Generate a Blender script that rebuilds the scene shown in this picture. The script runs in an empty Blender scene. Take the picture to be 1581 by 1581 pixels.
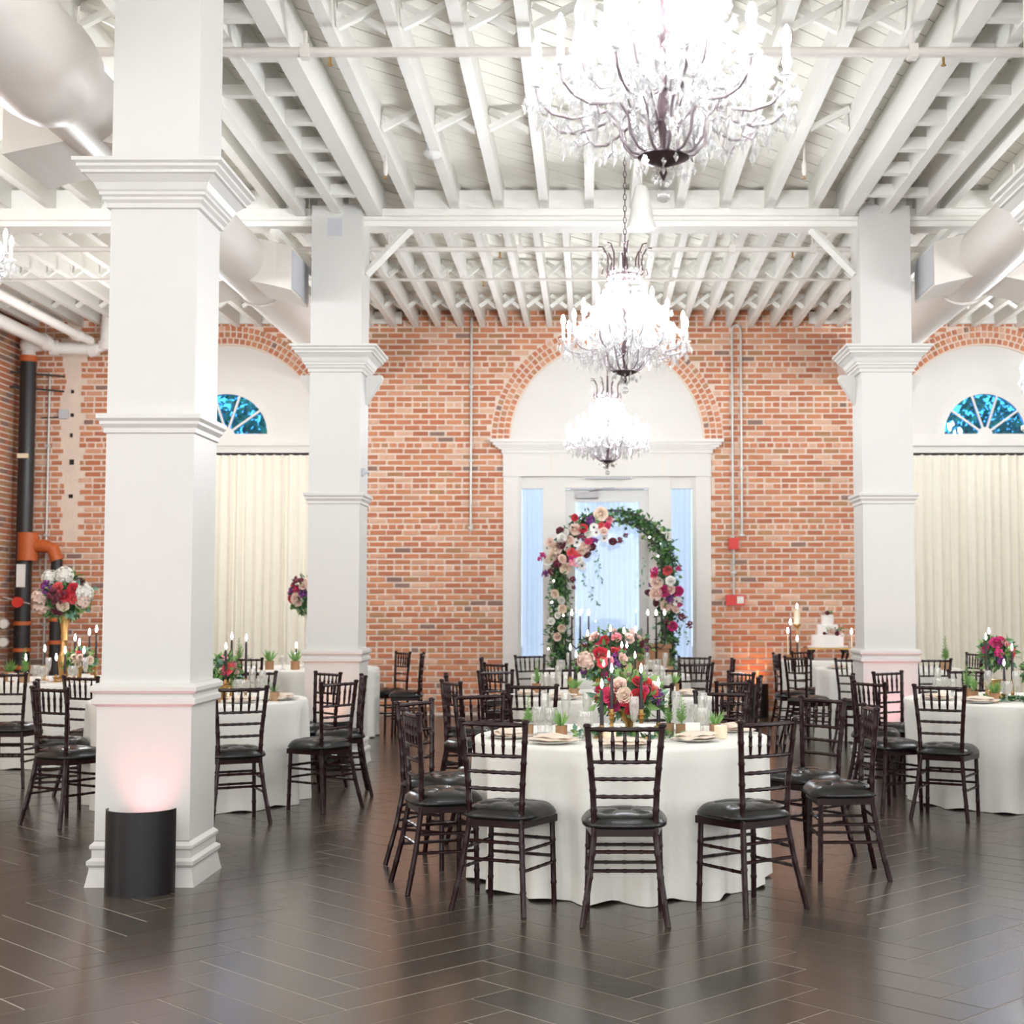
import bpy, bmesh, math, random
from mathutils import Vector, Matrix, Euler

random.seed(7)
R = random.Random(11)
PI = math.pi
scene = bpy.context.scene
COL = scene.collection

# ------------------------------------------------------------------ camera
EYE = 1.5
FOC = 2250.0                                # focal length in pixels of the 1581 frame
TILT = math.atan((930 - 790.5) / FOC)
cam_data = bpy.data.cameras.new('camera')
cam = bpy.data.objects.new('camera', cam_data)
COL.objects.link(cam)
cam.location = (0, 0, EYE)
cam.rotation_euler = (PI / 2 + TILT, 0, 0)
cam_data.sensor_width = 36
cam_data.lens = 36 * FOC / 1581
cam_data.shift_x = -(912 - 790.5) / 1581
cam_data.clip_end = 200
cam_data.dof.use_dof = True
cam_data.dof.focus_distance = 7.6
cam_data.dof.aperture_fstop = 4.2
scene.camera = cam

def proj(p):
    dz = p[2] - EYE
    d = p[1] * math.cos(TILT) + dz * math.sin(TILT)
    v = -p[1] * math.sin(TILT) + dz * math.cos(TILT)
    return (912 + FOC * p[0] / max(d, .01), 790.5 - FOC * v / max(d, .01))

# ------------------------------------------------------------------ world, added fill lights, exposure
world = bpy.data.worlds.new('dusk_sky'); scene.world = world
world.use_nodes = True
wn = world.node_tree.nodes
wn['Background'].inputs[0].default_value = (0.78, 0.87, 1.0, 1)
wn['Background'].inputs[1].default_value = 3.0
vs = scene.view_settings
vs.view_transform = 'Standard'; vs.look = 'None'; vs.gamma = 1.0; vs.use_curve_mapping = False
vs.exposure = 0.2
scene.cycles.max_bounces = 6
scene.cycles.diffuse_bounces = 4
scene.cycles.glossy_bounces = 3
scene.cycles.transparent_max_bounces = 12
scene.cycles.use_adaptive_sampling = True
scene.cycles.adaptive_threshold = 0.08
scene.cycles.caustics_reflective = False
scene.cycles.caustics_refractive = False
scene.cycles.use_denoising = True
scene.cycles.sample_clamp_indirect = 6

def area(name, loc, rot, sx, sy, power, color):
    l = bpy.data.lights.new(name, 'AREA'); l.shape = 'RECTANGLE'; l.size = sx; l.size_y = sy
    l.energy = power; l.color = color
    o = bpy.data.objects.new(name, l); COL.objects.link(o); o.location = loc; o.rotation_euler = rot
    return o
# area lights added for assumed windows, before solid walls behind and beside the camera
for wx in (-5.0, 0.2, 5.3):
    area('window_daylight', (wx, -3.85, 2.6), (PI / 2, 0, 0), 2.6, 4.4, 135, (0.94, 0.97, 1.0))
for wy in (1.0, 6.0):
    area('window_daylight', (7.7, wy, 2.6), (PI / 2, 0, PI / 2), 2.4, 4.4, 85, (0.94, 0.97, 1.0))
    area('window_daylight', (-7.5, wy - 1, 2.6), (PI / 2, 0, -PI / 2), 2.4, 4.4, 85, (0.94, 0.97, 1.0))
# bare point lights added as fill where unseen chandeliers would hang
for cx, cy in ((-4.9, -0.6), (0.2, -0.6), (5.3, -0.6), (-4.9, 5.1), (5.36, 5.1), (5.36, 10.8), (-4.95, 16.4)):
    l = bpy.data.lights.new('chandelier_glow', 'POINT'); l.energy = (30 if cy < 0 else 22 if cy < 6 else 150); l.color = (.94, .97, 1); l.shadow_soft_size = .4
    o = bpy.data.objects.new('chandelier_glow', l); COL.objects.link(o); o.location = (cx, cy, 3.5)

# ------------------------------------------------------------------ materials
def lin(c):
    c = c / 255
    return c / 12.92 if c <= .04045 else ((c + .055) / 1.055) ** 2.4
def rgb(r, g, b): return (lin(r), lin(g), lin(b), 1)

def mat(name, col, rough=.5, metal=0, spec=.5, var=.06, scale=8, bump=0, bscale=40, coat=0, emit=None, estr=0, trans=0, sheen=0, obj=True):
    m = bpy.data.materials.new(name); m.use_nodes = True
    nt = m.node_tree; n = nt.nodes; L = nt.links
    p = n['Principled BSDF']
    p.inputs['Roughness'].default_value = rough; p.inputs['Metallic'].default_value = metal
    p.inputs['Specular IOR Level'].default_value = spec
    p.inputs['Coat Weight'].default_value = coat; p.inputs['Coat Roughness'].default_value = .15
    p.inputs['Sheen Weight'].default_value = sheen
    if trans: p.inputs['Transmission Weight'].default_value = trans
    c = rgb(*col)
    tc = n.new('ShaderNodeTexCoord')
    nz = n.new('ShaderNodeTexNoise'); nz.inputs['Scale'].default_value = scale; nz.inputs['Detail'].default_value = 3
    L.new(tc.outputs['Object'], nz.inputs['Vector'])
    mx = n.new('ShaderNodeMix'); mx.data_type = 'RGBA'
    mx.inputs[6].default_value = tuple(min(1, k * (1 - var)) for k in c[:3]) + (1,)
    mx.inputs[7].default_value = tuple(min(1, k * (1 + var)) for k in c[:3]) + (1,)
    L.new(nz.outputs['Fac'], mx.inputs[0]); L.new(mx.outputs[2], p.inputs['Base Color'])
    if bump:
        nb = n.new('ShaderNodeTexNoise'); nb.inputs['Scale'].default_value = bscale; nb.inputs['Detail'].default_value = 4
        L.new(tc.outputs['Object'], nb.inputs['Vector'])
        bp = n.new('ShaderNodeBump'); bp.inputs['Strength'].default_value = bump; bp.inputs['Distance'].default_value = .01
        L.new(nb.outputs['Fac'], bp.inputs['Height']); L.new(bp.outputs['Normal'], p.inputs['Normal'])
    if emit:
        p.inputs['Emission Color'].default_value = rgb(*emit); p.inputs['Emission Strength'].default_value = estr
    return m

M = {}
M['paint'] = mat('white_paint', (221, 219, 215), .45, bump=.05, bscale=60, var=.02)
M['ceil'] = mat('white_ceiling_paint', (246, 244, 238), .6, bump=.12, bscale=25, var=.04, scale=3)
M['deck'] = mat('white_board_paint', (243, 239, 229), .65, bump=.15, bscale=18, var=.06, scale=4)
M['gap'] = mat('board_gap_shadow_wood', (130, 116, 100), .9)
M['plaster'] = mat('plaster', (230, 226, 221), .75, var=.03, scale=3, bump=.08, bscale=15)
M['stone'] = mat('painted_stone', (233, 229, 223), .6, var=.03, scale=4, bump=.06, bscale=20)
M['duct'] = mat('painted_duct', (236, 230, 224), .38, var=.02)
M['grille'] = mat('grey_grille', (205, 207, 212), .5)
M['mortar'] = mat('mortar', (240, 221, 204), .95, var=.10, scale=6, bump=.5, bscale=60)
BR = [(206, 136, 101), (199, 126, 92), (213, 146, 108), (192, 122, 93), (218, 162, 132), (152, 120, 108), (226, 182, 154), (188, 140, 102)]
M['brick'] = [mat('brick_%s' % w, c, .88, var=.22, scale=22, bump=.5, bscale=70) for w, c in zip(('orange', 'rust', 'light', 'deep', 'pale', 'grey', 'pink', 'ochre'), BR)]
BRW = [26, 22, 20, 14, 9, 3, 6, 7]
M['grout'] = mat('tile_grout', (168, 160, 149), .8, var=.1)
M['tile'] = [mat('floor_tile_%s' % w, c, .22, var=.28, scale=5, bump=.05, bscale=9, spec=.62) for w, c in zip(('umber', 'ash', 'slate', 'taupe'), ((72, 64, 56), (80, 71, 62), (67, 61, 55), (76, 66, 57)))]
M['wood'] = mat('dark_mahogany', (38, 14, 16), .24, var=.25, scale=25, spec=.32)
M['leather'] = mat('black_leather', (21, 20, 19), .27, var=.2, scale=30, bump=.08, bscale=50, spec=.5)
M['linen'] = mat('ivory_linen', (246, 244, 237), .85, var=.03, scale=60, bump=.12, bscale=220, sheen=.2)
M['napkin'] = mat('blush_napkin', (240, 222, 204), .85, var=.05, bump=.2, bscale=120)
M['china'] = mat('white_china', (240, 236, 230), .25, var=.02)
M['drape'] = mat('cream_drape', (247, 241, 226), .9, var=.03, bump=.1, bscale=150, sheen=.2)
M['black'] = mat('black_satin', (22, 20, 21), .38, var=.2)
M['iron'] = mat('black_iron', (36, 34, 34), .45, var=.2)
M['pipeblk'] = mat('black_pipe', (40, 38, 38), .42, var=.2)
M['orange'] = mat('orange_coupling', (196, 98, 48), .5, var=.15)
M['red'] = mat('red_enamel', (222, 64, 56), .4)
M['steel'] = mat('galvanised_steel', (212, 210, 204), .4, metal=.2, var=.1)
M['greymetal'] = mat('grey_metal', (150, 146, 148), .45, metal=.4)
M['brass'] = mat('aged_brass', (190, 150, 92), .32, metal=.85, var=.2, scale=20)
M['bronze'] = mat('dark_bronze', (84, 66, 70), .35, metal=.5, var=.2)
M['silver'] = mat('silvered_metal', (172, 160, 164), .3, metal=.6, var=.2)
M['candle'] = mat('black_wax', (38, 26, 32), .4, var=.1)
M['cream'] = mat('ivory_wax', (246, 228, 198), .5, var=.04)
M['flame'] = mat('flame', (255, 240, 240), .5, emit=(255, 232, 246), estr=22)
M['bulb'] = mat('lit_bulb', (255, 250, 245), .5, emit=(245, 250, 255), estr=360)
M['fairy'] = mat('fairy_light', (255, 250, 245), .5, emit=(255, 246, 236), estr=10)
M['sleeve'] = mat('candle_sleeve', (246, 242, 236), .5)
M['icing'] = mat('white_icing', (245, 240, 234), .6, var=.02, bump=.05)
M['pot'] = mat('birch_pot', (176, 140, 108), .8, var=.35, scale=30)
M['potwood'] = mat('brown_wood_pot', (170, 128, 92), .75, var=.4, scale=26)
M['oak'] = mat('warm_oak', (166, 122, 88), .55, var=.25, scale=12)
M['soil'] = mat('soil', (60, 44, 34), .95)
M['stem'] = mat('stem_green', (86, 112, 62), .7, var=.2)
M['leaf'] = [mat('leaf_%s' % w, c, .6, var=.3, scale=14) for w, c in zip(('deep', 'mid', 'pale', 'blue'), ((52, 92, 54), (86, 128, 66), (138, 172, 104), (118, 160, 138)))]
M['succ'] = mat('succulent_green', (132, 176, 98), .55, var=.25, scale=25)
PET = dict(red=(206, 34, 58), pink=(226, 62, 116), coral=(238, 96, 100), blush=(246, 214, 200), white=(246, 240, 232), burgundy=(104, 18, 42), purple=(116, 40, 128), peach=(250, 224, 204), magenta=(196, 30, 112), rose=(240, 160, 168))
for k, c in PET.items(): M['p_' + k] = mat('petal_' + k, c, .65, var=.14, scale=30, sheen=.2)
M['p_centre'] = mat('petal_dark_centre', (24, 20, 34), .6)
M['card'] = mat('white_card', (246, 243, 236), .7, var=.01)
M['trunk'] = mat('tree_bark', (70, 58, 46), .9)
M['ground'] = mat('asphalt', (90, 90, 92), .9)

def glassy(name, col, tmix, rough=.05, milk=.35):
    m = bpy.data.materials.new(name); m.use_nodes = True
    nt = m.node_tree; n = nt.nodes; L = nt.links; n.remove(n['Principled BSDF'])
    out = n['Material Output']
    tr = n.new('ShaderNodeBsdfTransparent'); tr.inputs[0].default_value = rgb(*col)
    gl = n.new('ShaderNodeBsdfGlossy'); gl.inputs['Roughness'].default_value = rough
    df = n.new('ShaderNodeBsdfTranslucent'); df.inputs[0].default_value = rgb(*col)
    d2 = n.new('ShaderNodeBsdfDiffuse'); d2.inputs[0].default_value = rgb(*col)
    m0 = n.new('ShaderNodeMixShader'); L.new(df.outputs[0], m0.inputs[1]); L.new(d2.outputs[0], m0.inputs[2])
    m1 = n.new('ShaderNodeMixShader'); L.new(gl.outputs[0], m1.inputs[1]); L.new(m0.outputs[0], m1.inputs[2]); m1.inputs[0].default_value = milk
    lw = n.new('ShaderNodeLayerWeight'); lw.inputs[0].default_value = .35
    nz = n.new('ShaderNodeTexNoise'); nz.inputs['Scale'].default_value = 40
    ad = n.new('ShaderNodeMath'); ad.operation = 'MULTIPLY_ADD'; ad.inputs[1].default_value = .1; ad.inputs[2].default_value = -tmix * 1.0 + .95
    L.new(nz.outputs['Fac'], ad.inputs[0])
    mxm = n.new('ShaderNodeMath'); mxm.operation = 'MAXIMUM'; L.new(lw.outputs['Facing'], mxm.inputs[0]); L.new(ad.outputs[0], mxm.inputs[1])
    m2 = n.new('ShaderNodeMixShader'); L.new(mxm.outputs[0], m2.inputs[0]); L.new(tr.outputs[0], m2.inputs[1]); L.new(m1.outputs[0], m2.inputs[2])
    L.new(m2.outputs[0], out.inputs[0])
    return m
M['crystal'] = glassy('cut_crystal', (250, 250, 250), .62, .08)
M['glass'] = glassy('clear_glass', (253, 253, 251), .74, .04, .62)
M['fanpane'] = glassy('tinted_fan_glass', (140, 212, 252), .95, .03)
M['pane'] = glassy('window_glass', (240, 246, 250), .95, .03)

def translucent(name, col, mix):
    m = bpy.data.materials.new(name); m.use_nodes = True
    nt = m.node_tree; n = nt.nodes; L = nt.links; n.remove(n['Principled BSDF'])
    a = n.new('ShaderNodeBsdfTranslucent'); b = n.new('ShaderNodeBsdfDiffuse')
    nz = n.new('ShaderNodeTexNoise'); nz.inputs['Scale'].default_value = 120
    mx = n.new('ShaderNodeMix'); mx.data_type = 'RGBA'; mx.inputs[6].default_value = rgb(*[c * .97 for c in col]); mx.inputs[7].default_value = rgb(*col)
    L.new(nz.outputs['Fac'], mx.inputs[0]); L.new(mx.outputs[2], a.inputs[0]); L.new(mx.outputs[2], b.inputs[0])
    s = n.new('ShaderNodeMixShader'); s.inputs[0].default_value = mix
    L.new(a.outputs[0], s.inputs[1]); L.new(b.outputs[0], s.inputs[2]); L.new(s.outputs[0], n['Material Output'].inputs[0])
    return m
M['sheer'] = translucent('sheer_curtain', (236, 240, 250), .5)

# ------------------------------------------------------------------ mesh helpers
class MB:
    def __init__(s): s.v = []; s.f = []; s.m = []
    def add(s, vs, fs, mi=0, mx=None):
        o = len(s.v)
        if mx is not None: vs = [mx @ Vector(v) for v in vs]
        s.v += [tuple(v) for v in vs]; s.f += [tuple(i + o for i in f) for f in fs]; s.m += [mi] * len(fs)
        return s
    def box(s, x0, x1, y0, y1, z0, z1, mi=0, mx=None):
        return s.add([(x0, y0, z0), (x1, y0, z0), (x1, y1, z0), (x0, y1, z0), (x0, y0, z1), (x1, y0, z1), (x1, y1, z1), (x0, y1, z1)],
                     [(0, 3, 2, 1), (4, 5, 6, 7), (0, 1, 5, 4), (1, 2, 6, 5), (2, 3, 7, 6), (3, 0, 4, 7)], mi, mx)
    def path(s, pts, rad, n=8, mi=0, caps=True, mx=None):
        pts = [Vector(p) for p in pts]
        if not hasattr(rad, '__len__'): rad = [rad] * len(pts)
        up = None; vs = []
        for i, p in enumerate(pts):
            t = (pts[min(i + 1, len(pts) - 1)] - pts[max(i - 1, 0)])
            if t.length < 1e-9: t = Vector((0, 0, 1))
            t.normalize()
            if up is None:
                up = Vector((0, 0, 1)) if abs(t.z) < .9 else Vector((1, 0, 0))
            a = (up - t * up.dot(t)).normalized(); b = t.cross(a); up = a
            for k in range(n):
                an = 2 * PI * k / n
                vs.append(p + (a * math.cos(an) + b * math.sin(an)) * rad[i])
        fs = []
        for i in range(len(pts) - 1):
            for k in range(n):
                fs.append((i * n + k, i * n + (k + 1) % n, (i + 1) * n + (k + 1) % n, (i + 1) * n + k))
        if caps:
            fs.append(tuple(range(n - 1, -1, -1))); o = (len(pts) - 1) * n; fs.append(tuple(o + k for k in range(n)))
        return s.add(vs, fs, mi, mx)
    def tube(s, a, b, r, r2=None, n=8, mi=0, mx=None):
        return s.path([a, b], [r, r if r2 is None else r2], n, mi, True, mx)
    def lathe(s, prof, n=16, mi=0, mx=None, cap=True, a0=0, a1=2 * PI):
        full = abs(a1 - a0 - 2 * PI) < 1e-6
        cols = n if full else n + 1
        vs = []
        for r, z in prof:
            for k in range(cols):
                an = a0 + (a1 - a0) * k / n
                vs.append((r * math.cos(an), r * math.sin(an), z))
        fs = []
        for i in range(len(prof) - 1):
            for k in range(n):
                k2 = (k + 1) % cols
                fs.append((i * cols + k, i * cols + k2, (i + 1) * cols + k2, (i + 1) * cols + k))
        if cap and full:
            if prof[0][0] > 1e-6: fs.append(tuple(range(cols - 1, -1, -1)))
            if prof[-1][0] > 1e-6: fs.append(tuple((len(prof) - 1) * cols + k for k in range(cols)))
        return s.add(vs, fs, mi, mx)
    def prism(s, poly, y0, y1, mi=0, mx=None):
        """poly in (x,z), extruded in y"""
        n = len(poly)
        vs = [(x, y0, z) for x, z in poly] + [(x, y1, z) for x, z in poly]
        fs = [tuple(range(n)), tuple(range(2 * n - 1, n - 1, -1))] + [(i, i + n, (i + 1) % n + n, (i + 1) % n) for i in range(n)]
        return s.add(vs, fs, mi, mx)
    def prismz(s, poly, z0, z1, mi=0, mx=None):
        n = len(poly)
        vs = [(x, y, z0) for x, y in poly] + [(x, y, z1) for x, y in poly]
        fs = [tuple(range(n - 1, -1, -1)), tuple(range(n, 2 * n))] + [(i, (i + 1) % n, (i + 1) % n + n, i + n) for i in range(n)]
        return s.add(vs, fs, mi, mx)
    def ico(s, c, r, sub=1, mi=0, jit=0, rnd=None):
        bm = bmesh.new(); bmesh.ops.create_icosphere(bm, subdivisions=sub, radius=1)
        c = Vector(c); rr = r if hasattr(r, '__len__') else (r, r, r)
        vs = []
        for v in bm.verts:
            k = 1 + (rnd.uniform(-jit, jit) if jit else 0)
            vs.append((c.x + v.co.x * rr[0] * k, c.y + v.co.y * rr[1] * k, c.z + v.co.z * rr[2] * k))
        bm.verts.index_update()
        fs = [tuple(v.index for v in f.verts) for f in bm.faces]
        bm.free()
        return s.add(vs, fs, mi)
    def mesh(s, name, mats, smooth=False):
        me = bpy.data.meshes.new(name); me.from_pydata(s.v, [], s.f)
        if not isinstance(mats, (list, tuple)): mats = [mats]
        for m in mats: me.materials.append(m)
        if len(mats) > 1: me.polygons.foreach_set('material_index', s.m)
        if smooth: me.polygons.foreach_set('use_smooth', [True] * len(me.polygons))
        me.update()
        if smooth: me.set_sharp_from_angle(angle=math.radians(42))
        return me

def put(name, me, parent=None, loc=None, rot=None, scale=None, mx=None):
    o = bpy.data.objects.new(name, me); COL.objects.link(o)
    if parent is not None: o.parent = parent
    if mx is not None: o.matrix_basis = mx
    else:
        if loc is not None: o.location = loc
        if rot is not None: o.rotation_euler = rot
        if scale is not None: o.scale = scale
    return o
def build(mb, name, mats, parent=None, smooth=False, **kw): return put(name, mb.mesh(name, mats, smooth), parent, **kw)
def tag(o, label=None, cat=None, group=None, kind=None):
    if label: o['label'] = label
    if cat: o['category'] = cat
    if group: o['group'] = group
    if kind: o['kind'] = kind
    return o
def thing(name, label, cat, loc=(0, 0, 0), rotz=0, group=None):
    o = put(name, None, loc=loc, rot=(0, 0, rotz)); o.empty_display_size = .1
    return tag(o, label, cat, group)
def struct(o): o['kind'] = 'structure'; return o
def sempty(name, loc=(0, 0, 0)): return struct(put(name, None, loc=loc))

_unit = {}
def unitbox(m):
    if m.name not in _unit: _unit[m.name] = MB().box(-.5, .5, -.5, .5, -.5, .5).mesh('piece_' + m.name, m)
    return _unit[m.name]
def pieces(parent, name, items, mats, limit=300, score=None, smooth=False, stuff=None):
    """items: (centre, dims, rotation matrix or None, material index). The best `limit` are objects, the rest one joined part."""
    if score: items = sorted(items, key=score, reverse=True)
    rest = MB()
    for i, (c, d, r, k) in enumerate(items):
        mx = Matrix.Translation(c) @ (r.to_4x4() if r else Matrix.Identity(4)) @ Matrix.Diagonal((d[0], d[1], d[2], 1))
        if i < limit: put(name, unitbox(mats[k]), parent, mx=mx)
        else: rest.box(-.5, .5, -.5, .5, -.5, .5, k, mx)
    if rest.f:
        o = build(rest, stuff or ('more_' + name + 's'), mats, parent); o['kind'] = 'stuff'
def pick(w, rnd=R): return rnd.choices(range(len(w)), w)[0]

# ================================================================== THE SETTING
YW = 19.56                     # back wall
XL, XR = -7.72, 7.95           # side walls
YF = -4.0                      # wall behind the camera
ZJ, ZD = 5.22, 5.455            # joist underside, deck underside
CX = .2                        # axis of the hall
WINX = (-4.92, 5.33); DOORX = .22
RA, ZS = 1.30, 3.68            # arches: radius, springing
YC = (8.07, 13.72)             # column rows
XC = (-2.38, 2.76)             # column lines

# ---- floor: herringbone tiles
fl = MB().box(XL - .3, XR + .3, YF - .3, YW + .3, -.3, -.0012)
floor = struct(build(fl, 'floor', M['grout']))
TL, TW = .84, .21
n4 = 4
items = []
rotA = Matrix.Rotation(PI / 4, 3, 'Z'); rotB = Matrix.Rotation(3 * PI / 4, 3, 'Z')
rt = random.Random(3)
for k in range(-60, 90):
    for j in range(-30, 30):
        for hv in (0, 1):
            if hv == 0: u, v = (k + 2 * n4 * j) * TW + TL / 2, k * TW + TW / 2
            else: u, v = (k + 2 * n4 * j) * TW + TW / 2, (k + 1) * TW + TL / 2
            x = (u - v) * .70711 - .90; y = (u + v) * .70711 + 5.48
            if XL - .2 < x < XR + .2 and YF < y < YW - .02:
                items.append((Vector((x, y, -.004 + rt.uniform(-.0006, .0006))), (TL - .007, TW - .007, .008), rotA if hv == 0 else rotB, rt.randrange(4)))
def tscore(it):
    px = proj((it[0].x, it[0].y, 0))
    if it[0].y < 4.6 or not (-60 < px[0] < 1640) or px[1] > 1640: return -1
    return 1 / it[0].y
pieces(floor, 'tile', items, M['tile'], 300, tscore)

# ---- back wall
def xlow(x):
    """underside of wall above openings; None where the wall stands on the floor"""
    for c in WINX:
        if abs(x - c) < RA - 1e-6: return ZS + math.sqrt(RA * RA - (x - c) ** 2), ZS - .12
    if abs(x - DOORX) < RA - 1e-6: return ZS + math.sqrt(RA * RA - (x - DOORX) ** 2), 0
    return None
xs = {XL - .3, XR + .3}
for c in WINX + (DOORX,):
    for i in range(25): xs.add(round(c - RA * math.cos(PI * i / 24), 5))
xs = sorted(xs)
wb = MB()
ZT = 5.75
for a, b in zip(xs[:-1], xs[1:]):
    if b - a < 1e-4: continue
    lo = xlow((a + b) / 2)
    if lo is None: wb.box(a, b, YW, YW + .4, 0, ZT)
    else:
        c = min(WINX + (DOORX,), key=lambda q: abs(q - (a + b) / 2))
        za = ZS + math.sqrt(max(0, RA * RA - (a - c) ** 2)); zb = ZS + math.sqrt(max(0, RA * RA - (b - c) ** 2))
        wb.prism([(a, za), (b, zb), (b, ZT), (a, ZT)], YW, YW + .4)
        if lo[1] > 0: wb.box(a, b, YW, YW + .4, 0, lo[1])
wall_back = struct(build(wb, 'wall_back', M['mortar']))
# bricks in common bond
CH, SP, HP = .0785, .226, .113
rb = random.Random(5)
items = []
def excluded(z):
    out = []
    for c, hw in ((WINX[0], RA), (WINX[1], RA), (DOORX, 1.385)):
        if z < ZS: out.append((c - hw, c + hw))
        elif z < ZS + 1.57: w = math.sqrt(1.57 ** 2 - (z - ZS) ** 2); out.append((c - w, c + w))
    return out
row = 0
z = .04
CHASE = (-7.09, -6.88)
while z < 5.62:
    header = row % 7 == 3
    p = HP if header else SP
    x = XL + (p * .5 if row % 2 else 0) * (1 if not header else .5) - p
    ex = excluded(z + CH / 2)
    if z > 2.3: ex = ex + [(CHASE[0] + rb.uniform(-.05, .02), CHASE[1] + rb.uniform(-.02, .05))]
    while x < XR:
        a, b = x + .015 + rb.uniform(-.004, .004), x + p - .015 + rb.uniform(-.004, .004)
        x += p
        a = max(a, XL); b = min(b, XR)
        ok = True
        for e0, e1 in ex:
            if a >= e0 and b <= e1: ok = False
            elif a < e0 < b and b - e0 < e0 - a or (a < e0 and e0 < b <= e1): b = min(b, e0 - .008)
            elif a < e1 < b: a = max(a, e1 + .008)
        if not ok or b - a < .035: continue
        items.append((Vector(((a + b) / 2, YW - .001 + rb.uniform(-.003, .003), z + CH / 2 + rb.uniform(-.002, .002))), (b - a, .03, .053 + rb.uniform(-.004, .004)), None, pick(BRW, rb)))
    z += CH; row += 1
# arch rings of header bricks
for c in (WINX[0], DOORX, WINX[1]):
    for ring in range(3):
        r0 = RA + .015 + ring * .085
        cnt = int(PI * r0 / .079)
        for i in range(cnt):
            an = PI * (i + .5) / cnt
            rm = r0 + .038
            items.append((Vector((c + rm * math.cos(an), YW - .002 + rb.uniform(-.003, .003), ZS + rm * math.sin(an))),
                          (.062, .03, PI * rm / cnt - .026), Matrix.Rotation(-an, 3, 'Y'), pick(BRW, rb)))
def bscore(it):
    px = proj(it[0])
    vis = (568 < px[0] < 770 or 1122 < px[0] < 1312) and 500 < px[1] < 1010
    return (1 if vis else 0) + it[1][0]
pieces(wall_back, 'brick', items, M['brick'], 300, bscore)

# ---- left wall (only its far end is seen)
wl = struct(build(MB().box(XL - .3, XL, YF - .3, YW + .3, 0, ZT), 'wall_left', M['mortar']))
items = []; z = .04; row = 0
while z < 5.5:
    y = 14.0 + (SP / 2 if row % 2 else 0)
    while y < YW - .02:
        b = min(y + SP - .018, YW - .02)
        if b - y > .03:
            items.append((Vector((XL + .001, (y + b) / 2, z + CH / 2)), (.03, b - y - .01, .054), None, rb.choice([1, 3, 3, 7, 7, 5])))
        y += SP
    z += CH; row += 1
pieces(wl, 'brick', items, M['brick'], 300, lambda it: it[0].y)
struct(build(MB().box(XR, XR + .3, YF - .3, YW + .3, 0, ZT), 'wall_right', M['plaster']))
struct(build(MB().box(XL - .3, XR + .3, YF - .3, YF, 0, ZT), 'wall_front', M['plaster']))

# ---- ceiling
ceil = struct(build(MB().box(XL - .3, XR + .3, YF - .3, YW + .4, ZT, ZT + .2).box(XL, XR, YF, 7.6, ZD, ZD + .1), 'ceiling', M['ceil']))
# diagonal deck boards
BW = .18
x0, x1, y0, y1 = XL, XR, 7.6, YW
def clip(poly, f):
    out = []
    for i, p in enumerate(poly):
        q = poly[(i + 1) % len(poly)]
        fp, fq = f(p), f(q)
        if fp >= 0: out.append(p)
        if fp * fq < 0:
            t = fp / (fp - fq); out.append((p[0] + (q[0] - p[0]) * t, p[1] + (q[1] - p[1]) * t))
    return out
k = int((y0 - x1) / (BW * 1.41421)) - 1
while True:
    d = k * BW * 1.41421           # y - x = d
    k += 1
    if d > y1 - x0: break
    g = .008
    poly = [(x0, y0), (x1, y0), (x1, y1), (x0, y1)]
    poly = clip(poly, lambda p: p[1] - p[0] - d - g)
    if len(poly) >= 3: poly = clip(poly, lambda p: d + BW * 1.41421 - g - (p[1] - p[0]))
    if len(poly) >= 3: build(MB().prismz(poly, ZD + R.uniform(-.002, .002), ZD + .03), 'plank', M['deck'], ceil)
build(MB().box(x0, x1, y0, y1, ZD + .035, ZD + .06), 'deck_backing', M['gap'], ceil)
# joists
def joist(x, ya, yb, w=.075): put('joist', unitbox(M['ceil']), ceil, loc=(x, (ya + yb) / 2, (ZJ + ZD) / 2), scale=(w, yb - ya, ZD - ZJ - .002))
JF, JB = .425, .302
fx = [CX + (i + .5) * JF for i in range(-19, 19)]
fx = [x for x in fx if XL + .1 < x < XR - .1 and all(abs(x - c) > .34 for c in XC)]
bx = [CX + (i + .5) * JB for i in range(-27, 27)]
bx = [x for x in bx if XL + .1 < x < XR - .1]
YG = YC[1]
for x in fx: joist(x, 7.6, YG + .1, .085)
for x in bx: joist(x, YG + .1, YW - .001, .07)
# heavy paired beams along the column lines, with rungs
for c in XC:
    for dx, w in ((-.36, .09), (0, .09), (.34, .14)):
        s = 1 if c < 0 else -1
        put('beam', unitbox(M['ceil']), ceil, loc=(c + s * dx, (7.6 + YG) / 2, (ZJ - .08 + ZD) / 2), scale=(w, YG - 7.6, ZD - ZJ + .08))
    for i in range(9):
        y = 8.3 + i * .66
        put('rung', unitbox(M['ceil']), ceil, loc=(c + s * .17, y, ZJ - .02), scale=(.30, .09, .1))
        if i % 2: put('rung', unitbox(M['ceil']), ceil, loc=(c - s * .18, y + .2, ZJ + .02), scale=(.36, .08, .08))
# blocking boards over the girder, leaving a dark slit under the deck
for a, b in zip(fx[:-1], fx[1:]):
    if b - a < .6: put('blocking', unitbox(M['ceil']), ceil, loc=((a + b) / 2, YG - .08, (ZJ + ZD - .05) / 2), scale=(b - a - .085, .05, ZD - ZJ - .05))
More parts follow.
